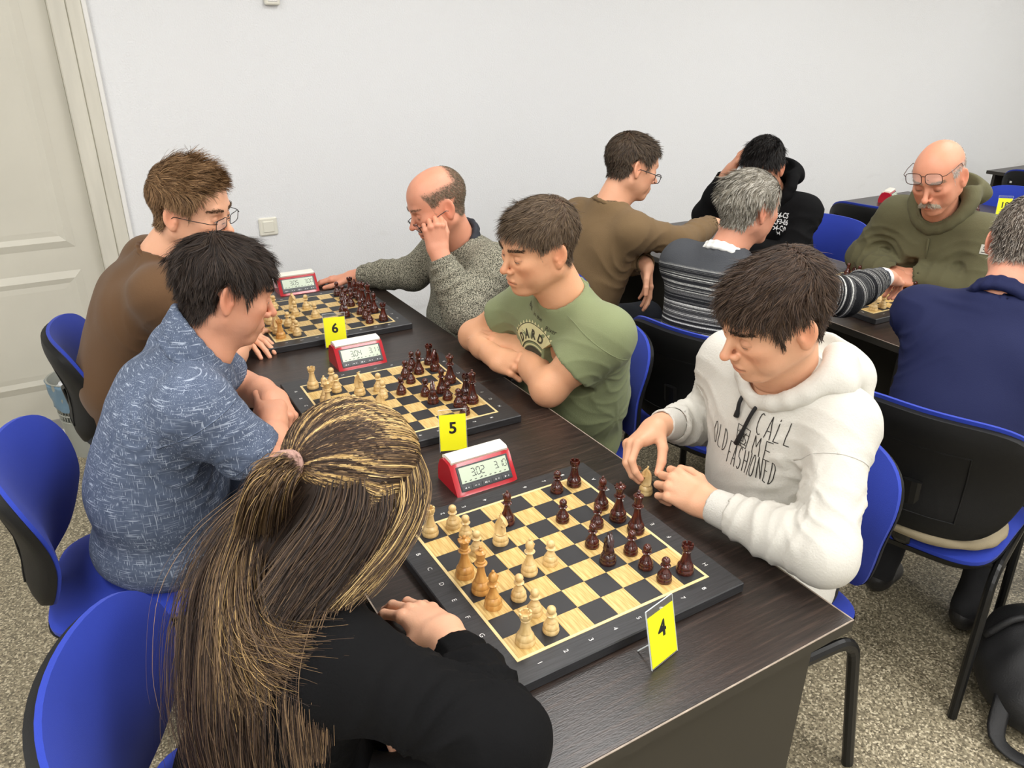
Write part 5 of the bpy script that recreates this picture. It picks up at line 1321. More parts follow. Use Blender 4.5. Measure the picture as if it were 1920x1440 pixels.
def blue_shirt():
    p = person('dark-haired man in a blue-grey patterned short-sleeved shirt, leaning over the middle board', (0, 0))
    H, N = A3(-.389, .765, 1.145), A3(-.468, .755, 1.015); SR, SL = A3(-.515, .595, .955), A3(-.475, .93, .965); Pv = A3(-.605, .80, .555)
    ER, WR = A3(-.385, .545, .79), A3(-.318, .775, .812); EL, WL = A3(-.34, .98, .80), A3(-.30, .845, .83)
    sk = srgb(218, 158, 128); hc = srgb(40, 32, 29)
    hd = make_head(H, N, (.94, -.01, -.34), dict(s=1.0, hair_col=hc, lid=(6, -18), gaze=(0, -10), fringe=.052, nose=1.12, burn=-.012, nape=-.075, stubble=.10), sk, .0021, roll=-.02)
    hr = make_hand(WR, (.10, .95, .25), (.0, -.25, .95), False, ER, dict(curl=[(70, 85, 45), (72, 86, 45), (72, 86, 45), (70, 84, 45)], thumb=[(.8, .2, -.55), (.6, -.5, -.6), (.3, -.8, -.5)]), sk, .0024, S=SR, re=.044, rs=.054)
    hl = make_hand(WL, (.05, -.85, -.25), (.3, .2, .9), True, EL, dict(curl=[(60, 75, 40)]*4, thumb=[(.85, .3, -.45), (.9, -.1, -.45), (.8, -.3, -.5)]), sk, .0028, S=SL, re=.043, rs=.05)
    finish_body(p, [(hd['VW'], hd['F'], hd['C']), hr, hl, core(Pv, N, sk)])
    cols = [srgb(46, 37, 33), srgb(60, 49, 43), srgb(34, 27, 25), srgb(72, 60, 52)]
    def fl(x, y, z):
        top = np.clip((z-.02)/.08, 0, 1); fx = np.clip((x+.06)/.08, -.5, 1); return np.stack([fx*(.25+.75*top), y*5, -.5-(1-top)*1.2+0*x], 1)
    hair_obj(p, [grow(hd, 12000, lambda r: np.interp(r[:, 2], (-.07, .0, .06, .11), (.022, .030, .050, .066))*np.interp(r[:, 0], (.0, .03, .06), (1, .75, .62)), fl, lambda r: np.interp(r[:, 2], (-.05, .05, .1), (.06, .15, .2)), cols, 4, .00065, 9, .004, clump=.014, spread=.12)])
    hair_obj(p, [eyebrows(hd, 360, [hc])], 'eyebrows')
    P, B = torso(Pv, N, SL, SR, 1.10, 1.12, .035, Ch=(-.575, .77, .86), Be=(-.605, .785, .69), sh=.055)
    fw, lf, up = B['fw'], B['lf'], B['up']
    a, ac = tee_sleeve(SR, ER, .80, .074, .068); b, bc = tee_sleeve(SL, EL, .70, .072, .064)
    P += a+b+[cut(cap(N-up*.02, N+up*.2+fw*.06, .060, .08), .010), ell(Pv+A3(-.01, 0, -.01), (.165, .185, .10), k=.04)]
    wr = dict(radial=[(SR-up*.11+fw*.05, lf, .14, .0035, 9), (SR-up*.06-fw*.07, lf, .10, .0025, 9)], rings=[(SR, ER, .075, .0022)],
              folds=[(B['Be']-lf*.15+fw*.10, B['Be']-fw*.14-up*.02, .011, .007), (B['Be']-lf*.16+fw*.09-up*.05, Pv-fw*.14+up*.05, .011, .007), (B['Be']-lf*.15+fw*.10+up*.06, B['Ch']-fw*.12-up*.06, .012, .006), (Pv-lf*.17+fw*.08+up*.05, Pv-fw*.10-lf*.12, .010, .005), (SR-fw*.06+up*.02, B['Ch']-fw*.10-lf*.06, .010, .004)], amb=(.0016, 8, 33))
    o, V, F, f = cloth('shirt', P+ac+bc, .0058, 'shirt_hatched', p, wr=wr)
    sleeve_seam(p, V, F, SR, ER, .12, 'shirt_hatched', -.3*up, .0016, .14); sleeve_seam(p, V, F, SR, ER, .70, 'shirt_hatched', (0, 0, 0), .0013, .12)
    q = chain(neck_ring(N, B, .063, .069, -.036, .088, 19, 0, .012), [.008]*19, .014)+chain(neck_ring(N, B, .067, .074, -.042, .068, 19, 0, .010), [.009]*19, .016)+chain(neck_ring(N, B, .072, .082, -.050, .048, 19, 0, .006), [.010]*19, .018)+chain(neck_ring(N, B, .080, .092, -.062, .026, 19), [.010]*19, .016)+[cut(cap(N-up*.02, N+up*.2+fw*.05, .055, .064), .004)]
    cloth('collar', q, .004, 'shirt_hatched', p)
    legs(p, Pv, (1, 0), m='jeans_blue', kz=.52, knee=.40)
blue_shirt()

# ---------- boy in the brown T-shirt with glasses
mat('tee_brown', srgb(96, 70, 46), .85, bump=(300, .12), spec=.25, sheen=.1)
def brown_tee():
    p = person('boy in glasses and a brown T-shirt leaning in front of the wall switch', (0, 0))
    H, N = A3(-.356, 1.282, 1.230), A3(-.445, 1.350, 1.095); SR, SL = A3(-.485, 1.20, 1.03), A3(-.46, 1.53, 1.045); Pv = A3(-.60, 1.50, .555)
    ER, WR = A3(-.36, 1.16, .80), A3(-.25, 1.38, .795); EL, WL = A3(-.35, 1.68, .80), A3(-.26, 1.46, .795)
    sk = srgb(226, 172, 140); hc = srgb(86, 62, 42)
    hd = make_head(H, N, (.74, -.62, -.20), dict(s=1.02, hair_col=hc, lid=(4, -18), gaze=(0, -10), fringe=.074, nose=1.0, burn=-.005, wid=1.0), sk, .0023, roll=.08)
    hr = make_hand(WR, (.5, .85, 0), (0, 0, 1), False, ER, None, sk, .003, S=SR, re=.042, rs=.052)
    hl = make_hand(WL, (.4, -.9, 0), (0, 0, 1), True, EL, None, sk, .003, S=SL, re=.042, rs=.052)
    finish_body(p, [(hd['VW'], hd['F'], hd['C']), hr, hl, core(Pv, N, sk)])
    cols = [srgb(126, 96, 66), srgb(154, 120, 86), srgb(98, 73, 50), srgb(174, 140, 104)]
    def fl(x, y, z):
        top = np.clip((z-.035)/.05, 0, 1); return np.stack([.2+.9*top, y*3*(1-top), .35*top-1.0*(1-top)], 1)
    hair_obj(p, [grow(hd, 11000, lambda r: np.interp(r[:, 2], (-.05, .03, .06, .11), (.010, .018, .050, .062))*np.interp(r[:, 0], (.02, .065), (1, .55)), fl, lambda r: np.interp(r[:, 2], (-.03, .04, .07, .1), (.06, .14, .55, .60)), cols, 5, .0007, 8, .004, clump=.013, wav=.35, grav=.25)])
    hair_obj(p, [eyebrows(hd, 320, [srgb(92, 70, 50)])], 'eyebrows')
    eyeglasses(p, hd, 'wire_dark', 'full', .025, .0145, -.004, .002, .02, .0011, shape=5.0)
    P, B = torso(Pv, N, SL, SR, 1.08, 1.08, .015, Ch=(-.545, 1.40, .92), Be=(-.60, 1.46, .72), sh=.050)
    fw, lf, up = B['fw'], B['lf'], B['up']
    a, ac = tee_sleeve(SR, ER, .62, .068, .064); b, bc = tee_sleeve(SL, EL, .6, .068, .062)
    P += a+b+[cut(cap(N-up*.02, N+up*.2+fw*.06, .058, .08), .010)]
    wr = dict(radial=[(SR-up*.11+fw*.04, lf, .12, .003, 9)], folds=[(SR-fw*.03-up*.02, B['Ch']-fw*.1-up*.12, .010, .004), (N-fw*.06-lf*.06, SR-fw*.07-up*.08, .008, .003), (B['Ch']-lf*.14-up*.1, B['Be']-fw*.12, .011, .005)], amb=(.0014, 8, 43))
    cloth('t_shirt', P+ac+bc, .0058, 'tee_brown', p, wr=wr)
    cloth('neckband', chain(neck_ring(N, B, .065, .073, -.035, .016, 19), [.0065]*19, .006), .004, 'tee_brown', p)
    legs(p, Pv, (1, 0), m='jeans_dark')
brown_tee()
# ---------- girl with the ponytail (back to the camera)
mat('hoodie_black', srgb(17, 17, 18), .92, bump=(260, .2), spec=.12)
mat('hair_tie', srgb(176, 140, 128), .8, bump=(300, .4))
def spline(pts, n):
    """Catmull-Rom through guide points"""
    P = [np.array(p, float) for p in pts]; P = [2*P[0]-P[1]]+P+[2*P[-1]-P[-2]]; o = []; m = len(P)-3
    for u in np.linspace(0, m-1e-6, n):
        i = int(u); t = u-i; a, b, c, d = P[i:i+4]; o.append(.5*((2*b)+(-a+c)*t+(2*a-5*b+4*c-d)*t*t+(-a+3*b-3*c+d)*t**3))
    return np.array(o)
def ponytail_girl():
    p = person('girl with a blond-streaked ponytail and black hoodie, her back to the camera', (0, 0))
    H, N = A3(-.380, -.004, 1.043), A3(-.462, -.020, .915); SR, SL = A3(-.470, -.185, .875), A3(-.445, .135, .885); Pv = A3(-.565, -.03, .555)
    ER, WR = A3(-.315, -.345, .805), A3(-.284, -.118, .795); EL, WL = A3(-.485, .225, .68), A3(-.385, .06, .635)
    sk = srgb(230, 178, 146); hc = srgb(80, 60, 44)
    hd = make_head(H, N, (.86, .16, -.48), dict(s=.98, hair_col=hc, lid=(-8, -22), fringe=.066, nose=.9, nape=-.085), sk, .0024, roll=-.12)
    hr = make_hand(WR, (-.22, .96, -.06), (.12, .05, 1), False, ER, dict(curl=[(18, 30, 22), (16, 30, 20), (16, 32, 22), (20, 38, 26)], yaw=(10, 3, -5, -14), thumb=[(.7, .5, -.5), (.9, .2, -.4), (.95, 0, -.3)]), sk, .0019, rw=.022)
    hl = make_hand(WL, (.2, -.95, -.1), (0, 0, 1), True, EL, None, sk, .003)
    finish_body(p, [(hd['VW'], hd['F'], hd['C']), hr, hl, core(Pv, N, sk, .075)])
    P, B = torso(Pv, N, SL, SR, 1.0, 1.08, .0, Ch=(-.525, -.03, .78), Be=(-.555, -.03, .66), sh=.056)
    fw, lf, up = B['fw'], B['lf'], B['up']
    a, ac = long_sleeve(SR, ER, WR, .068, .062, .040, .035); b, bc = long_sleeve(SL, EL, WL, .066, .058, .042, .03)
    P += a+b+[cut(cap(N-up*.01, N+up*.2+fw*.06, .056, .075), .010), ell(Pv+A3(0, 0, .0), (.16, .185, .11), k=.05)]
    wr = dict(radial=[(SR-up*.08+fw*.08, lf, .14, .005, 9), (ER+A3(-.04, .05, .03), (1, 0, .3), .10, .006, 10)], rings=[(ER, WR, .042, .0055), (SR, ER, .06, .004)],
              folds=[(SR+fw*.04-up*.03, ER+A3(-.03, .07, .03), .010, .007), (SR-up*.08+fw*.02, ER+A3(-.06, .04, -.01), .010, .006), (ER+A3(.0, .02, .05), WR+A3(-.02, -.05, .03), .008, .006), (SR-fw*.05-up*.05, B['Be']-lf*.14, .012, .005)], amb=(.0018, 8, 53))
    cloth('hoodie', P+ac+bc, .0055, 'hoodie_black', p, wr=wr)
    q = [ell(N-fw*.10-up*.02, (.05, .115, .06), B['R'], k=.04)]+chain(neck_ring(N, B, .075, .088, -.04, .03, 17, -.015), [.020]*17, .02)+[cut(cap(N-up*.0, N+up*.2+fw*.06, .056, .075), .010)]
    cloth('hood', q, .006, 'hoodie_black', p, wr=dict(amb=(.002, 10, 54)))
    # ---- hair
    rs = np.random.RandomState(7); fld = hd['fld']; T = A3(-.120, -.012, .022)      # tie, in head space
    V, F = hd['V'], hd['F']; fc = V[F].mean(1); hl_ = hairline(fc, hd['g']); parts = []
    blond = np.array([srgb(200, 166, 108), srgb(180, 148, 96), srgb(214, 184, 128)]); mid = np.array([srgb(116, 93, 68), srgb(94, 75, 56), srgb(136, 110, 80)]); dk = np.array([srgb(58, 44, 35), srgb(44, 34, 28), srgb(74, 56, 43)])
    def pick(mask, n):
        w_ = mask/mask.sum(); i = rs.choice(len(F), n, p=w_); uv = rs.rand(n, 2); q_ = V[F[i]]
        return (q_[:, 0]*(1-uv[:, :1])+q_[:, 1]*uv[:, :1])*(1-uv[:, 1:])+(q_[:, 3]*(1-uv[:, :1])+q_[:, 2]*uv[:, :1])*uv[:, 1:]
    # (a) swept over the head into the tie
    up_zone = (fc[:, 2] > np.interp(fc[:, 0], (-.12, -.06, -.02, .05, .08), (.01, -.02, -.035, -.025, .05)))*((hl_ > 0) | ((np.abs(fc[:, 1]) > .055) & (fc[:, 0] < .05) & (fc[:, 2] > -.04)))*1.0
    n = 15000; r0 = pick(up_zone+1e-9, n); K = 13; hc_ = A3(-.012, 0, .030); d0 = nz_rows(r0-hc_); dT = nz(T-hc_); om = np.arccos(np.clip(d0@dT, -1, 1)); pts = []
    for k in range(K):
        t = k/(K-1); dd = (np.sin((1-t)*om)[:, None]*d0+np.sin(t*om)[:, None]*dT)/np.maximum(np.sin(om), 1e-3)[:, None]; dd = nz_rows(dd)
        lift = .003+.011*math.sin(PI*min(t*1.15, 1))**.7; r_ = np.full(n, .09)
        for _ in range(6): r_ = r_-np.clip(fld.sample(hc_+dd*r_[:, None])-lift, -.02, .02)
        q_ = hc_+dd*r_[:, None]
        if t > .8: q_ = q_*(1-(t-.8)/.2)+(T+rs.normal(size=q_.shape)*.005)*((t-.8)/.2)
        pts.append(q_+rs.normal(size=q_.shape)*.0005*(1-t))
    Pn = np.stack(pts, 1); O = np.stack([nz_rows(fld.grad(Pn[:, k])) for k in range(K)], 1)
    th = np.arctan2(r0[:, 1]-T[1], r0[:, 2]-T[2]+.02); st = np.sin(th*19+3*np.sin(th*7)+1)+.8*np.sin(th*53+r0[:, 0]*30)+rs.normal(size=n)*.45+np.interp(r0[:, 0], (-.05, .05, .09), (-.6, -.1, .9))
    col = np.where((st > .55)[:, None], blond[rs.randint(0, 3, n)], np.where((st > -.5)[:, None], mid[rs.randint(0, 3, n)], dk[rs.randint(0, 3, n)]))*rs.uniform(.8, 1.15, n)[:, None]
    v_, f_, c_ = ribbons(Pn, O+rs.normal(size=(n, 1, 3))*.3, np.full(n, .00062)*rs.uniform(.6, 1.3, n), col, .7); parts.append((hd['W'](v_), f_, c_))
    # (b) tail and loose lengths following guide curves in the room
    def lock(guides, n_, cols_, rad, w_=.0010, K_=18, seed=1, taper=.3, frizz=.004):
        r_ = np.random.RandomState(seed); G = [spline(g_, K_) for g_ in guides]; G = np.stack(G); m = len(G)
        a_ = r_.dirichlet([.9]*m, n_) if m > 1 else np.ones((n_, 1)); P_ = np.einsum('nm,mkc->nkc', a_, G)
        off = r_.normal(size=(n_, 1, 3)); tt = np.linspace(0, 1, K_)[None, :, None]; rr = np.interp(tt, np.linspace(0, 1, len(rad)), rad)
        wob = np.sin(tt*r_.uniform(3, 9, (n_, 1, 1))+r_.uniform(0, 6.28, (n_, 1, 3)))*frizz*tt
        P_ = P_+off*rr*.5+wob; end = 1-.5*r_.rand(n_)**2.2           # uneven tips
        idx = (np.linspace(0, 1, K_)[None]*end[:, None]*(K_-1)); i0 = np.clip(idx.astype(int), 0, K_-2); fr = (idx-i0)[..., None]
        ar = np.arange(n_)[:, None]; P_ = P_[ar, i0]*(1-fr)+P_[ar, i0+1]*fr
        Oo = nz_rows(P_-np.array([-.42, .04, .80])+r_.normal(size=(n_, 1, 3))*.08); cc = np.array(cols_)[r_.randint(0, len(cols_), n_)]*r_.uniform(.75, 1.2, n_)[:, None]
        parts.append(ribbons(P_, Oo, np.full(n_, w_)*r_.uniform(.6, 1.3, n_), cc, taper))
    Tw = hd['W'](T[None])[0]; bk = -hd['R'][:, 0]
    lock([[Tw, Tw+bk*.040+A3(-.01, -.02, -.01), (-.530, .020, 1.005), (-.575, -.04, .960), (-.605, -.10, .905), (-.625, -.15, .84)],
          [Tw, Tw+bk*.035+A3(-.01, -.03, -.02), (-.520, -.005, .995), (-.550, -.075, .955), (-.545, -.150, .925), (-.480, -.195, .930)]], 5200, list(mid)+[blond[1]]+list(dk)+list(mid[:2]), (.010, .024, .034, .036), .0006, 20, 11, .4)
    W = lambda x, y, z: tuple(hd['W'](A3(x, y, z)[None])[0])
    lock([[W(-.085, .04, .0), (-.515, .075, .985), (-.585, .04, .93), (-.625, -.03, .86), (-.650, -.09, .78), (-.655, -.13, .70)],
          [W(-.10, .0, -.01), (-.520, .03, .970), (-.580, -.03, .905), (-.612, -.09, .83), (-.628, -.14, .74)],
          [W(-.085, -.045, -.01), (-.500, -.035, .965), (-.555, -.09, .905), (-.585, -.15, .83), (-.597, -.19, .76)]], 9500, list(dk)+list(dk*.8)+list(mid[:2]), (.022, .045, .055, .052, .04), .00065, 20, 12, .4)
    lock([[W(-.05, -.065, -.02), (-.460, -.085, .965), (-.510, -.135, .915), (-.545, -.185, .850), (-.560, -.225, .775)],
          [W(-.03, -.070, -.03), (-.435, -.100, .960), (-.480, -.150, .925), (-.520, -.205, .880), (-.535, -.245, .81)]], 1800, list(dk)+list(mid), (.016, .026, .026, .018), .0006, 18, 13, .4)
    # (c) curtain of hair beside the face
    lock([[W(.068, -.025, .078), W(.086, -.060, .030), W(.055, -.088, -.03), W(.005, -.100, -.080), W(-.035, -.10, -.125)],
          [W(.045, -.052, .070), W(.050, -.090, .010), W(.022, -.102, -.05), W(-.015, -.107, -.095), W(-.05, -.105, -.14)],
          [W(.02, -.065, .055), W(.018, -.099, .0), W(-.004, -.107, -.06), W(-.035, -.108, -.11), W(-.065, -.10, -.15)],
          [W(.076, .0, .080), W(.096, -.035, .040), W(.080, -.072, -.02), W(.038, -.090, -.075), W(.0, -.092, -.12)]], 4200, list(mid)+list(blond)+list(dk), (.012, .014, .016, .018), .0006, 16, 14, .4)
    lock([[W(-.005, -.070, .030), W(-.015, -.102, -.015), W(-.035, -.105, -.065), W(-.06, -.10, -.115), W(-.085, -.10, -.16)],
          [W(-.045, -.068, .030), W(-.055, -.095, -.02), W(-.075, -.095, -.075), W(-.10, -.09, -.12), W(-.12, -.09, -.17)],
          [W(-.08, -.045, .02), W(-.095, -.07, -.03), W(-.115, -.07, -.085), W(-.14, -.07, -.14)]], 4200, list(dk*.75)+list(dk*.6)+[mid[1]], (.014, .018, .022, .022), .0007, 14, 16, .5)  # under-hair colours darkened to carry the shade below the top layer
    lock([[W(.075, .03, .072), W(.098, .062, .02), W(.085, .085, -.04), W(.06, .09, -.12)], [W(.03, .06, .06), W(.035, .092, -.01), W(.02, .10, -.08), W(.0, .10, -.15)]], 900, list(mid)+list(blond), (.01, .015, .02, .02), .0011, 14, 15, .4)
    mass = chain([W(-.06, 0, .0), (-.525, .0, .965), (-.575, -.045, .885), (-.605, -.085, .800), (-.620, -.12, .715)], [.060, .044, .036, .028, .014], .05)+chain([W(-.03, -.055, .0), (-.475, -.06, .965), (-.530, -.12, .885), (-.560, -.17, .80)], [.034, .024, .020, .010], .04)+[cap(W(-.04, -.02, -.02), W(.0, -.05, -.06), .055, .04, .03)]
    mf = Field(mass, .008, .015); mv, mq = mf.mesh(); mv = wrinkle(mv, mq, amb=(.003, 10, 58)); parts.append((mv, mq, np.tile(A3(*srgb(46, 35, 28)), (len(mv), 1))))
    hair_obj(p, parts)
    m = MB()
    for k in range(3):
        c_ = Tw+bk*(.004+.008*k)+A3(0, 0, -.002*k); e1 = nz(np.cross(bk, (0, 0, 1))); e2 = np.cross(bk, e1)
        m.tube([c_+e1*.020*math.cos(t)+e2*.017*math.sin(t) for t in np.linspace(0, 2*PI, 20, endpoint=False)], .0055, 8, closed=True)
    m.build('hair_tie', 'hair_tie', p, smooth=True)
    eyeglasses(p, hd, 'wire_gold', 'full', .027, .022, -.010, .006, .05, .0010, shape=2.4)
    legs(p, Pv, (1, -.1), m='trouser_black')
ponytail_girl()

# ---------- man in the brown sweatshirt (second row)
mat('sweat_brown', srgb(114, 93, 66), .9, sheen=.05, bump=(260, .2), spec=.2)
def brown_sweat():
    p = person('man in glasses and a brown sweatshirt reaching across the second-row table', (0, 0))
    H, N = A3(1.276, 1.384, 1.212), A3(1.200, 1.405, 1.075); SR, SL = A3(1.195, 1.245, .995), A3(1.16, 1.565, 1.0); Pv = A3(1.13, 1.47, .555)
    ER, WR = A3(1.405, 1.215, .935), A3(1.66, 1.30, .965); EL, WL = A3(1.32, 1.44, .82), A3(1.262, 1.235, .865)
    sk = srgb(222, 166, 134); hc = srgb(70, 58, 48)
    hd = make_head(H, N, (.93, -.26, -.26), dict(s=1.0, hair_col=hc, lid=(-4, -20), fringe=.066, nose=1.1), sk, .003, roll=-.05)
    hr = make_hand(WR, (.9, .25, -.1), (0, 0, 1), False, ER, None, sk, .003)
    hl = make_hand(WL, (.10, -.15, -1), (.9, -.4, 0), True, EL, dict(curl=[(12, 16, 12)]*4, yaw=(8, 2, -4, -10)), sk, .0028)
    finish_body(p, [(hd['VW'], hd['F'], hd['C']), hr, hl, core(Pv, N, sk)])
    cols = [srgb(78, 66, 54), srgb(94, 80, 66), srgb(60, 50, 42)]
    hair_obj(p, [grow(hd, 6000, lambda r: np.interp(r[:, 2], (-.05, .02, .07, .11), (.010, .018, .026, .030)), flow_fwd(.15, .35), lambda r: np.interp(r[:, 2], (-.03, .05, .1), (.08, .22, .4)), cols, 6, .0011, 5, .003, clump=.010)])
    eyeglasses(p, hd, 'wire_black', 'full', .026, .017, -.010, .004, .10, .0016, shape=3.0)
    P, B = torso(Pv, N, SL, SR, 1.06, 1.10, .01, Ch=(1.155, 1.42, .89), Be=(1.12, 1.45, .71), sh=.055)
    fw, lf, up = B['fw'], B['lf'], B['up']
    a, ac = long_sleeve(SR, ER, WR, .068, .056, .043, .02); b, bc = long_sleeve(SL, EL, WL, .066, .055, .042, .01)
    P += a+b+[cut(cap(N-up*.02, N+up*.2+fw*.06, .058, .08), .010)]
    wr = dict(radial=[(SR-up*.10+fw*.05, lf, .15, .006, 9)], rings=[(ER, WR, .05, .004), (SR, ER, .07, .0035), (EL, WL, .04, .004)],
              folds=[(B['Be']-lf*.13+fw*.09+up*.05, B['Be']-fw*.12+up*.02, .012, .007), (B['Be']-lf*.13+fw*.09-up*.03, Pv-fw*.12+up*.06, .012, .007), (SR-up*.10, B['Be']-lf*.14+up*.1, .012, .006)], amb=(.0016, 8, 63))
    cloth('sweatshirt', P+ac+bc, .0075, 'sweat_brown', p, wr=wr)
    cuff(p, WL, EL, 'sweat_brown', .037, .05, .005)
    cloth('neckband', chain(neck_ring(N, B, .065, .071, -.035, .012, 17), [.0075]*17, .008), .005, 'sweat_brown', p)
    legs(p, Pv, (1, -.1), m='jeans_dark')
brown_sweat()

# ---------- old man in the striped sweater
def _stripes(m, N, L, b, tc):
    a = N.new('ShaderNodeAttribute'); a.attribute_name = 'Col'; s = N.new('ShaderNodeSeparateColor'); L.new(a.outputs['Color'], s.inputs[0])
    def n1(scale, w0=0.0):
        mu = N.new('ShaderNodeMath'); mu.operation = 'MULTIPLY'; mu.inputs[1].default_value = scale; L.new(s.outputs[0], mu.inputs[0])
        n = N.new('ShaderNodeTexNoise'); n.noise_dimensions = '1D'; n.inputs['Scale'].default_value = 1; n.inputs['Detail'].default_value = 2; L.new(mu.outputs[0], n.inputs['W']); return n.outputs['Fac']
    cr = N.new('ShaderNodeValToRGB'); cr.color_ramp.interpolation = 'CONSTANT'; e = cr.color_ramp.elements
    e[0].position = 0; e[0].color = (*srgb(34, 35, 38), 1); e[1].position = .44; e[1].color = (*srgb(92, 92, 92), 1)
    for q, c in ((.50, (36, 37, 40)), (.56, (205, 205, 200)), (.62, (120, 120, 118)), (.68, (40, 41, 44))): x = e.new(q); x.color = (*srgb(*c), 1)
    L.new(n1(70.0), cr.inputs[0])
    fz = N.new('ShaderNodeTexNoise'); fz.inputs['Scale'].default_value = 420; L.new(tc.outputs['Object'], fz.inputs['Vector'])
    c2 = N.new('ShaderNodeValToRGB'); c2.color_ramp.elements[0].position = .35; c2.color_ramp.elements[0].color = (.45, .45, .45, 1); c2.color_ramp.elements[1].position = .6; c2.color_ramp.elements[1].color = (1.1, 1.1, 1.1, 1); L.new(fz.outputs['Fac'], c2.inputs[0])
    mx = N.new('ShaderNodeMix'); mx.data_type = 'RGBA'; mx.blend_type = 'MULTIPLY'; mx.inputs[0].default_value = 1; L.new(cr.outputs[0], mx.inputs[6]); L.new(c2.outputs[0], mx.inputs[7])
    m2 = N.new('ShaderNodeMix'); m2.data_type = 'RGBA'; L.new(s.outputs[1], m2.inputs[0]); L.new(mx.outputs[2], m2.inputs[6]); m2.inputs[7].default_value = (*srgb(72, 74, 78), 1); L.new(m2.outputs[2], b.inputs['Base Color'])
mat('knit_striped', (.2, .2, .2), .95, spec=.15, bump=(330, .4), extra=_stripes)
mat('collar_white', srgb(226, 226, 222), .8)
def striped():
    p = person('grey-haired man in a black and white striped sweater moving a piece', (0, 0))
    H, N = A3(1.255, .754, 1.168), A3(1.185, .765, 1.03); SR, SL = A3(1.195, .605, .955), A3(1.15, .925, .965); Pv = A3(1.11, .72, .555)
    ER, WR = A3(1.46, .50, .905), A3(1.735, .535, .925); EL, WL = A3(1.40, 1.0, .82), A3(1.62, .88, .80)
    sk = srgb(214, 152, 124); hc = srgb(130, 126, 116)
    hd = make_head(H, N, (.97, -.10, -.12), dict(s=.96, hair_col=hc, lid=(-4, -20), fringe=.072, nose=1.1, nape=-.07, ear=1.08), sk, .0028)
    hr = make_hand(WR, (.93, .22, -.28), (.25, -.25, .93), False, ER, dict(curl=[(28, 40, 25), (34, 44, 25), (40, 48, 25), (46, 50, 28)], thumb=[(.7, .45, -.55), (.85, .1, -.5), (.9, -.1, -.4)]), sk, .0026)
    hl = make_hand(WL, (.7, -.7, 0), (0, 0, 1), True, EL, None, sk, .0032)
    finish_body(p, [(hd['VW'], hd['F'], hd['C']), hr, hl, core(Pv, N, sk)])
    cols = [srgb(160, 156, 146), srgb(196, 194, 186), srgb(122, 118, 108), srgb(214, 212, 206), srgb(138, 132, 120)]
    def fl(x, y, z):
        top = np.clip((z-.0)/.09, 0, 1); return np.stack([-.55*top-.3, y*6*(1-top), -.5-(1-top)*1.0+0*x], 1)
    hair_obj(p, [grow(hd, 8000, lambda r: np.interp(r[:, 2], (-.07, .0, .06, .11), (.014, .026, .050, .055)), fl, lambda r: np.interp(r[:, 2], (-.05, .05, .1), (.06, .18, .22)), cols, 7, .0010, 7, .003, clump=.010, spread=.15)])
    P, B = torso(Pv, N, SL, SR, 1.06, 1.12, .02, Ch=(1.145, .755, .86), Be=(1.11, .735, .69), sh=.056)
    fw, lf, up = B['fw'], B['lf'], B['up']
    a, ac = long_sleeve(SR, ER, WR, .072, .062, .042, .04); b, bc = long_sleeve(SL, EL, WL, .070, .058, .042, .04)
    P += a+b+[cut(cap(N-up*.02, N+up*.2+fw*.06, .060, .08), .010)]
    def col(V):
        h_ = (V-Pv)@up; d1, t1 = seg_d(V, SR, ER); d2, t2 = seg_d(V, ER, WR); L1 = np.linalg.norm(ER-SR); L2 = np.linalg.norm(WR-ER)
        arm = ((np.minimum(d1, d2) < .085) & ((V-SR)@nz(ER-SR) > .02)); s_ = np.where(d2 < d1, L1+t2*L2, t1*L1)
        coord = np.where(arm, .9+s_, h_*1.0); plain = np.where(arm, 0.0, np.clip((h_-.412)/.012, 0, 1)); plain = np.maximum(plain, np.where(arm & (s_ > L1+L2-.062), 1.0, 0))
        return np.stack([coord, plain, 0*coord], 1)
    cloth('sweater', P+ac+bc, .0075, 'knit_striped', p, col=col, wr=dict(radial=[(SR-up*.10+fw*.05, lf, .14, .005, 8)], rings=[(ER, WR, .06, .004), (SR, ER, .08, .004)], folds=[(B['Be']-fw*.1-lf*.1, B['Be']-fw*.1+lf*.12+up*.03, .012, .005)], amb=(.0018, 8, 73)))
    d = nz(ER-WR); cloth('shirt_cuff', [cap(WR+d*.012, WR+d*.05, .0345, .036, .01), trim(WR+d*.014, -d, .06, .003), cut(cap(WR-d*.03, WR+d*.03, .029, .029), .003)], .004, 'collar_white', p)
    q = chain(neck_ring(N, B, .060, .066, -.03, .030, 17), [.0065]*17, .008)+chain(neck_ring(N, B, .066, .073, -.045, .014, 17), [.0065]*17, .01)+[cut(cap(N-up*.02, N+up*.2+fw*.05, .056, .07), .004)]
    cloth('shirt_collar', q, .0045, 'collar_white', p)
    legs(p, Pv, (1, .1), m='trouser_black')
striped()

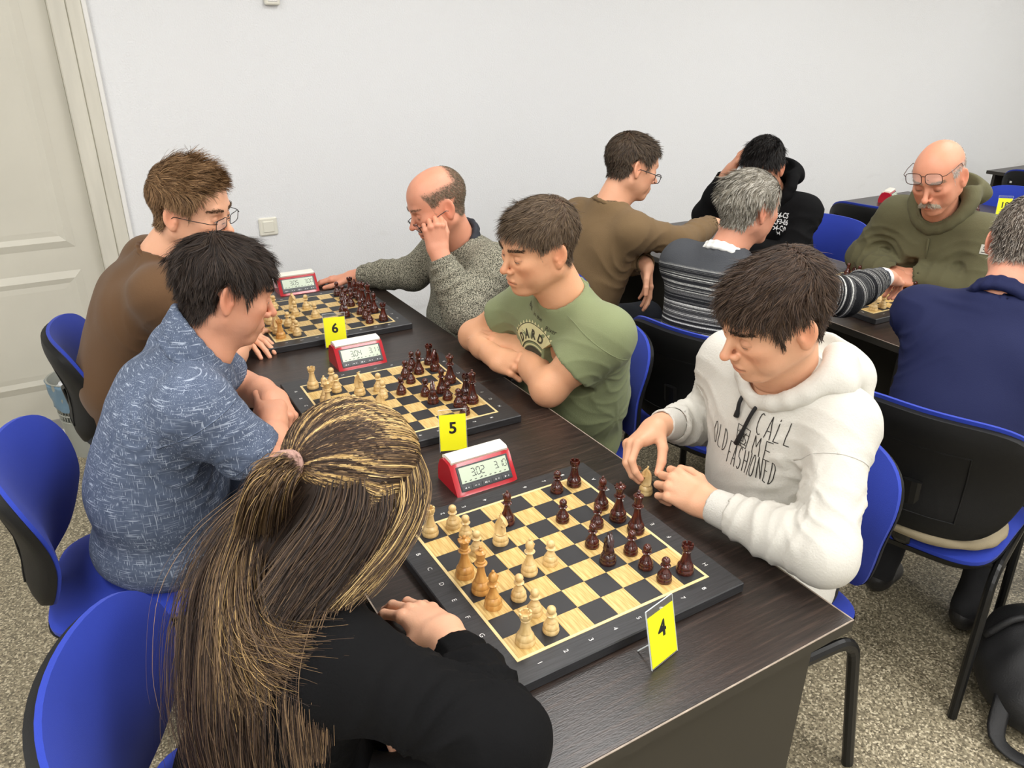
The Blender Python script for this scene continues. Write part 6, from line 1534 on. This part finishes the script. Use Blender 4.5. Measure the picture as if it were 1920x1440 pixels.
# ---------- boy in the black hoodie, hand on his head
mat('print_white', srgb(220, 220, 220), .8)
def black_hoodie():
    p = person('black-haired boy in a black hoodie with his hand on his head', (0, 0))
    H, N = A3(1.990, 1.370, 1.160), A3(2.085, 1.385, 1.045); SL, SR = A3(2.16, 1.245, .975), A3(2.12, 1.545, .985); Pv = A3(2.40, 1.42, .555)
    EL, WL = A3(2.06, 1.20, .80), A3(1.93, 1.42, .80); ER, WR = A3(1.975, 1.66, .90), A3(1.945, 1.515, 1.125)
    sk = srgb(206, 146, 116); hc = srgb(24, 21, 21)
    hd = make_head(H, N, (-.86, -.42, -.30), dict(s=1.0, hair_col=hc, lid=(-10, -24), fringe=.050, burn=-.02), sk, .003)
    hr = make_hand(WR, (.0, -.55, .8), (-.6, .6, .5), False, ER, dict(curl=[(16, 22, 14)]*4, yaw=(10, 3, -5, -13)), sk, .003)
    hl = make_hand(WL, (-.5, .8, 0), (0, 0, 1), True, EL, None, sk, .0034)
    finish_body(p, [(hd['VW'], hd['F'], hd['C']), hr, hl, core(Pv, N, sk)])
    cols = [srgb(26, 23, 23), srgb(38, 34, 33), srgb(18, 16, 16)]
    hair_obj(p, [grow(hd, 6500, lambda r: np.interp(r[:, 2], (-.05, .02, .07, .11), (.014, .028, .048, .052)), flow_fwd(.2, .3), lambda r: np.interp(r[:, 2], (-.03, .05, .1), (.10, .35, .5)), cols, 8, .0011, 6, .004, clump=.014)])
    P, B = torso(Pv, N, SL, SR, 1.0, 1.08, .0, Ch=(2.155, 1.40, .88), Be=(2.27, 1.41, .71), sh=.054)
    fw, lf, up = B['fw'], B['lf'], B['up']
    a, ac = long_sleeve(SL, EL, WL, .068, .058, .042, .03); b, bc = long_sleeve(SR, ER, WR, .066, .058, .042, .03)
    P += a+b+[cut(cap(N-up*.02, N+up*.2+fw*.06, .058, .08), .010)]
    o, V, F, f = cloth('hoodie', P+ac+bc, .0075, 'hoodie_black', p, wr=dict(radial=[(SL-up*.1+fw*.04, lf, .13, .005, 8)], rings=[(SL, EL, .06, .005)], amb=(.002, 9, 83)))
    q = chain(neck_ring(N, B, .080, .093, -.045, .055, 17, -.02, .02), [.022]*17, .02)+[ell(N-fw*.11+up*.02, (.05, .10, .07), B['R'], k=.04), cut(cap(N-up*.02, N+up*.2+fw*.05, .062, .085), .008), cut(ell(N-fw*.085+up*.085, (.035, .075, .045), B['R']), .02)]
    cloth('hood', q, .006, 'hoodie_black', p, wr=dict(amb=(.0015, 12, 84)))
    qs = []
    for k, tx in enumerate(('E4-C5', 'KF3-E6', 'D4-C:D', 'K:D4-D5')):
        v, ff = text_geo(tx, .023, .0006)
        for g_ in ff:
            for i in range(1, len(g_)-1): qs.append([(v[j][0], v[j][1]+.03-k*.021) for j in (g_[0], g_[i], g_[i+1])])
    hs, fs = place_print(V, F, B['Ch']+up*.085+lf*.105, lf, up, qs, .0015); mesh_obj('printed_lettering', hs, fs, 'print_white', p)['kind'] = 'stuff'
    legs(p, Pv, (-1, 0), m='jeans_dark')
black_hoodie()

# ---------- bald man in the olive hoodie
mat('hoodie_olive', srgb(96, 93, 68), .9, sheen=.05, bump=(240, .25), spec=.2)
mat('patch_grey', srgb(186, 184, 172), .8)
def olive_hoodie():
    p = person('bald man with grey moustache and olive hoodie, glasses pushed up', (0, 0))
    H, N = A3(2.103, .650, 1.212), A3(2.205, .675, 1.085); SL, SR = A3(2.255, .500, 1.005), A3(2.215, .845, 1.025); Pv = A3(2.46, .70, .555)
    EL, WL = A3(2.185, .435, .815), A3(2.150, .690, .825); ER, WR = A3(2.225, .965, .825), A3(2.105, .735, .815)
    sk = srgb(216, 150, 120); hc = srgb(206, 204, 200)
    bald = lambda x, y, z: np.clip(1-np.clip((z-.040)/.02, 0, 1)*np.clip((x+.085)/.02, 0, 1), .0, 1)
    hd = make_head(H, N, (-.90, -.20, -.38), dict(s=1.0, hair_col=hc, lid=(-12, -24), fringe=.10, nose=1.25, bald=bald, cap=.4, brow_col=srgb(150, 130, 110), brow=1.1, fat=.004, ear=1.1), sk, .0026, roll=.12)
    hl = make_hand(WL, (-.25, .95, .1), (-.2, 0, 1), True, EL, None, sk, .0032); hr = make_hand(WR, (.3, -.92, .1), (-.5, 0, .9), False, ER, dict(curl=[(50, 60, 30)]*4), sk, .0032)
    finish_body(p, [(hd['VW'], hd['F'], hd['C']), hl, hr, core(Pv, N, sk)])
    cols = [srgb(214, 212, 208), srgb(188, 186, 182), srgb(232, 231, 228)]
    hair_obj(p, [grow(hd, 2600, .010, flow_fwd(.05, .5), .12, cols, 9, .0008, 4, .0015)])
    mk = lambda c: np.exp(-((c[:, 2]+.054+.012*(np.abs(c[:, 1])/.03)**2)/.0055)**2)*(np.abs(c[:, 1]) < .034)*(c[:, 0] > .07)
    hair_obj(p, [grow(hd, 420, .010, lambda x, y, z: np.stack([.2+0*x, np.sign(y)*.5, -.8+0*x], 1), .25, [srgb(215, 206, 190), srgb(190, 178, 160)], 10, .0007, 4, .0025, mask=mk, spread=.15)], 'moustache')
    hair_obj(p, [eyebrows(hd, 200, [srgb(170, 150, 130)])], 'eyebrows')
    eyeglasses(p, hd, 'wire_brown', 'full',   .028, .021, .050, .014, -.02, .0013, shape=3.5)
    P, B = torso(Pv, N, SL, SR, 1.14, 1.15, .03, Ch=(2.285, .68, .89), Be=(2.38, .69, .71), sh=.060)
    fw, lf, up = B['fw'], B['lf'], B['up']
    a, ac = long_sleeve(SL, EL, WL, .078, .066, .05, .0); b, bc = long_sleeve(SR, ER, WR, .076, .066, .05, .0)
    P += a+b+[cut(cap(N-up*.02, N+up*.2+fw*.06, .062, .08), .010)]
    o, V, F, f = cloth('hoodie', P+ac+bc, .007, 'hoodie_olive', p, wr=dict(radial=[(SL-up*.1+fw*.05, lf, .14, .005, 9), (SR-up*.1+fw*.05, lf, .14, .005, 9)], rings=[(SL, EL, .07, .004), (SR, ER, .07, .004), (EL, WL, .05, .005), (ER, WR, .05, .005)],
              folds=[(N+fw*.08-lf*.05-up*.05, B['Ch']+fw*.12-lf*.05-up*.1, .010, .005), (N+fw*.08+lf*.06-up*.06, B['Ch']+fw*.12+lf*.04-up*.12, .010, .005)], amb=(.0018, 8, 93)))
    q = chain(neck_ring(N, B, .084, .096, -.050, .050, 19, -.015, .022), [.020+.012*(1-math.cos(t))/2 for t in np.linspace(0, 2*PI, 19)], .02)
    q += [ell(N-fw*.12+up*.01, (.055, .125, .065), B['R'], k=.04), cut(cap(N-up*.02, N+up*.2+fw*.05, .066, .09), .008), cut(ell(N-fw*.09+up*.075, (.040, .09, .05), B['R']), .02)]
    cloth('hood', q, .006, 'hoodie_olive', p, wr=dict(amb=(.0018, 12, 94)))
    a0 = N+fw*.09+lf*.012-up*.07; MB().tube([a0+fw*.01, a0+fw*.028-up*.05, a0+fw*.034-up*.12], .0042, 8).build('drawstring', 'hoodie_olive', p, smooth=True)
    c_ = SL+(EL-SL)*.26; out = nz(A3(-.86, -.36, .30)); eu = nz(np.cross((0, 0, 1), out)); ev = np.cross(out, eu)
    hit = on_surface(V, F, [c_+out*.2], [-out], .0018)[0]
    if hit is not None:
        s = .017; grid = [hit+eu*u+ev*v for u, v in ((-s, -s), (s, -s), (s, s), (-s, s))]; lo = [q_-out*.004 for q_ in grid]
        pt = mesh_obj('sleeve_patch', grid+lo, [(0, 1, 2, 3), (0, 4, 5, 1), (1, 5, 6, 2), (2, 6, 7, 3), (3, 7, 4, 0)], 'patch_grey', p)
        qs = strokes([_arc(0, .004, .009, .007, 200, 520, 12), [(-.005, .006), (0, .001), (.005, .006)], [(-.012, -.011), (.012, -.011)]], .0022)
        mesh_obj('patch_emblem', [hit+out*.0006+eu*x+ev*y for q_ in qs for x, y in q_], [tuple(range(4*i, 4*i+4)) for i in range(len(qs))], 'print_dark', pt)
    legs(p, Pv, (-1, 0), m='trouser_black')
olive_hoodie()

# ---------- man in the navy shirt (right edge)
mat('shirt_navy', srgb(24, 30, 66), .8, bump=(400, .12), spec=.25)
def navy_shirt():
    p = person('man in a navy shirt at the right edge, seen from behind', (0, 0))
    H, N = A3(1.545, .045, 1.165), A3(1.455, .025, 1.03); SL, SR = A3(1.405, .205, .955), A3(1.49, -.165, .95); Pv = A3(1.235, -.055, .555)
    EL, WL = A3(1.60, .27, .81), A3(1.76, .12, .80); ER, WR = A3(1.66, -.28, .81), A3(1.80, -.08, .80)
    sk = srgb(214, 152, 126); hc = srgb(120, 110, 102)
    hd = make_head(H, N, (.82, .35, -.42), dict(s=1.0, hair_col=hc, lid=(-4, -20), nape=-.065), sk, .0028)
    hl = make_hand(WL, (.8, -.5, 0), (0, 0, 1), True, EL, None, sk, .0034); hr = make_hand(WR, (.6, .75, 0), (0, 0, 1), False, ER, None, sk, .0034)
    finish_body(p, [(hd['VW'], hd['F'], hd['C']), hl, hr, core(Pv, N, sk)])
    cols = [srgb(140, 130, 120), srgb(96, 88, 82), srgb(198, 192, 186), srgb(70, 64, 60), srgb(168, 158, 148)]
    hair_obj(p, [grow(hd, 8000, .022, flow_fwd(.1, .3), .55, cols, 12, .0008, 4, .003, spread=.3)])
    P, B = torso(Pv, N, SL, SR, 1.10, 1.12, .03, Ch=(1.375, .005, .85), Be=(1.31, -.02, .69), sh=.056)
    fw, lf, up = B['fw'], B['lf'], B['up']
    a, ac = long_sleeve(SL, EL, WL, .070, .060, .045, .03); b, bc = long_sleeve(SR, ER, WR, .070, .060, .045, .03)
    P += a+b+[cut(cap(N-up*.02, N+up*.2+fw*.06, .060, .08), .010), ell(Pv+up*.09, (.15, .185, .09), k=.04), trim(Pv-up*.005, -up, .26, .02)]
    cloth('shirt', P+ac+bc, .0075, 'shirt_navy', p, wr=dict(radial=[(SL-up*.1-fw*.02, lf, .15, .004, 9)], rings=[(SL, EL, .06, .004)], folds=[(B['Be']+lf*.15, B['Be']-fw*.12-lf*.02, .011, .006), (B['Be']+lf*.14+up*.08, B['Be']-fw*.12+up*.05, .011, .005), (SL-fw*.05+up*.03, N-fw*.07-up*.05, .010, .004)], amb=(.0018, 7, 103)))
    q = chain(neck_ring(N, B, .062, .068, -.04, .042, 17), [.010]*17, .01)+chain(neck_ring(N, B, .070, .076, -.05, .022, 17), [.010]*17, .012)+[cut(cap(N-up*.02, N+up*.2+fw*.05, .057, .07), .004)]
    cloth('collar', q, .005, 'shirt_navy', p)
    legs(p, Pv, (1, .28), m='trouser_black', foot=-.24)
    fv = nz((1, .28, 0)); lv = A3(-fv[1], fv[0], 0); cloth('waist_layer', [ell(A3(Pv[0], Pv[1], .503)-fv*.035, (.168, .19, .046), np.stack([fv, lv, A3(0, 0, 1)], 1), k=.02)], .007, 'trouser_beige', p, wr=dict(amb=(.003, 10, 105)))
navy_shirt()

# ---------- bag on the floor at the right edge
mat('bag_nylon', (.012, .012, .013), .6, bump=(300, .3))
def bag():
    t = empty('backpack', (1.34, -.36, 0)); tag(t, 'black backpack lying on the floor under the navy man\'s chair', 'backpack')
    P = [ell((0, 0, .10), (.16, .13, .10), Rz(.5), k=.05), ell((.06, .03, .14), (.12, .11, .10), Rz(.5), k=.05), ell((-.05, -.05, .07), (.12, .10, .075), Rz(.5), k=.05)]
    f = Field(P, .008, .015); V, F = f.mesh(); V = wrinkle(V, F, amb=(.005, 8, 5)); V[:, 2] = np.maximum(V[:, 2], .002); to_obj('bag_body', V, F, 'bag_nylon', t)
    MB().tube(spline([(-.15, -.02, .10), (-.22, -.06, .03), (-.20, -.14, .008), (-.10, -.20, .008), (-.02, -.24, .008), (.06, -.22, .008)], 22), .022, 8, flat=.22, side=(0, 0, 1)).build('shoulder_strap', 'bag_nylon', t, smooth=True)
    MB().tube(spline([(-.06, .10, .17), (-.02, .06, .24), (.05, .02, .24), (.09, -.01, .20)], 14), .010, 8).build('carry_handle', 'bag_nylon', t, smooth=True)
bag()
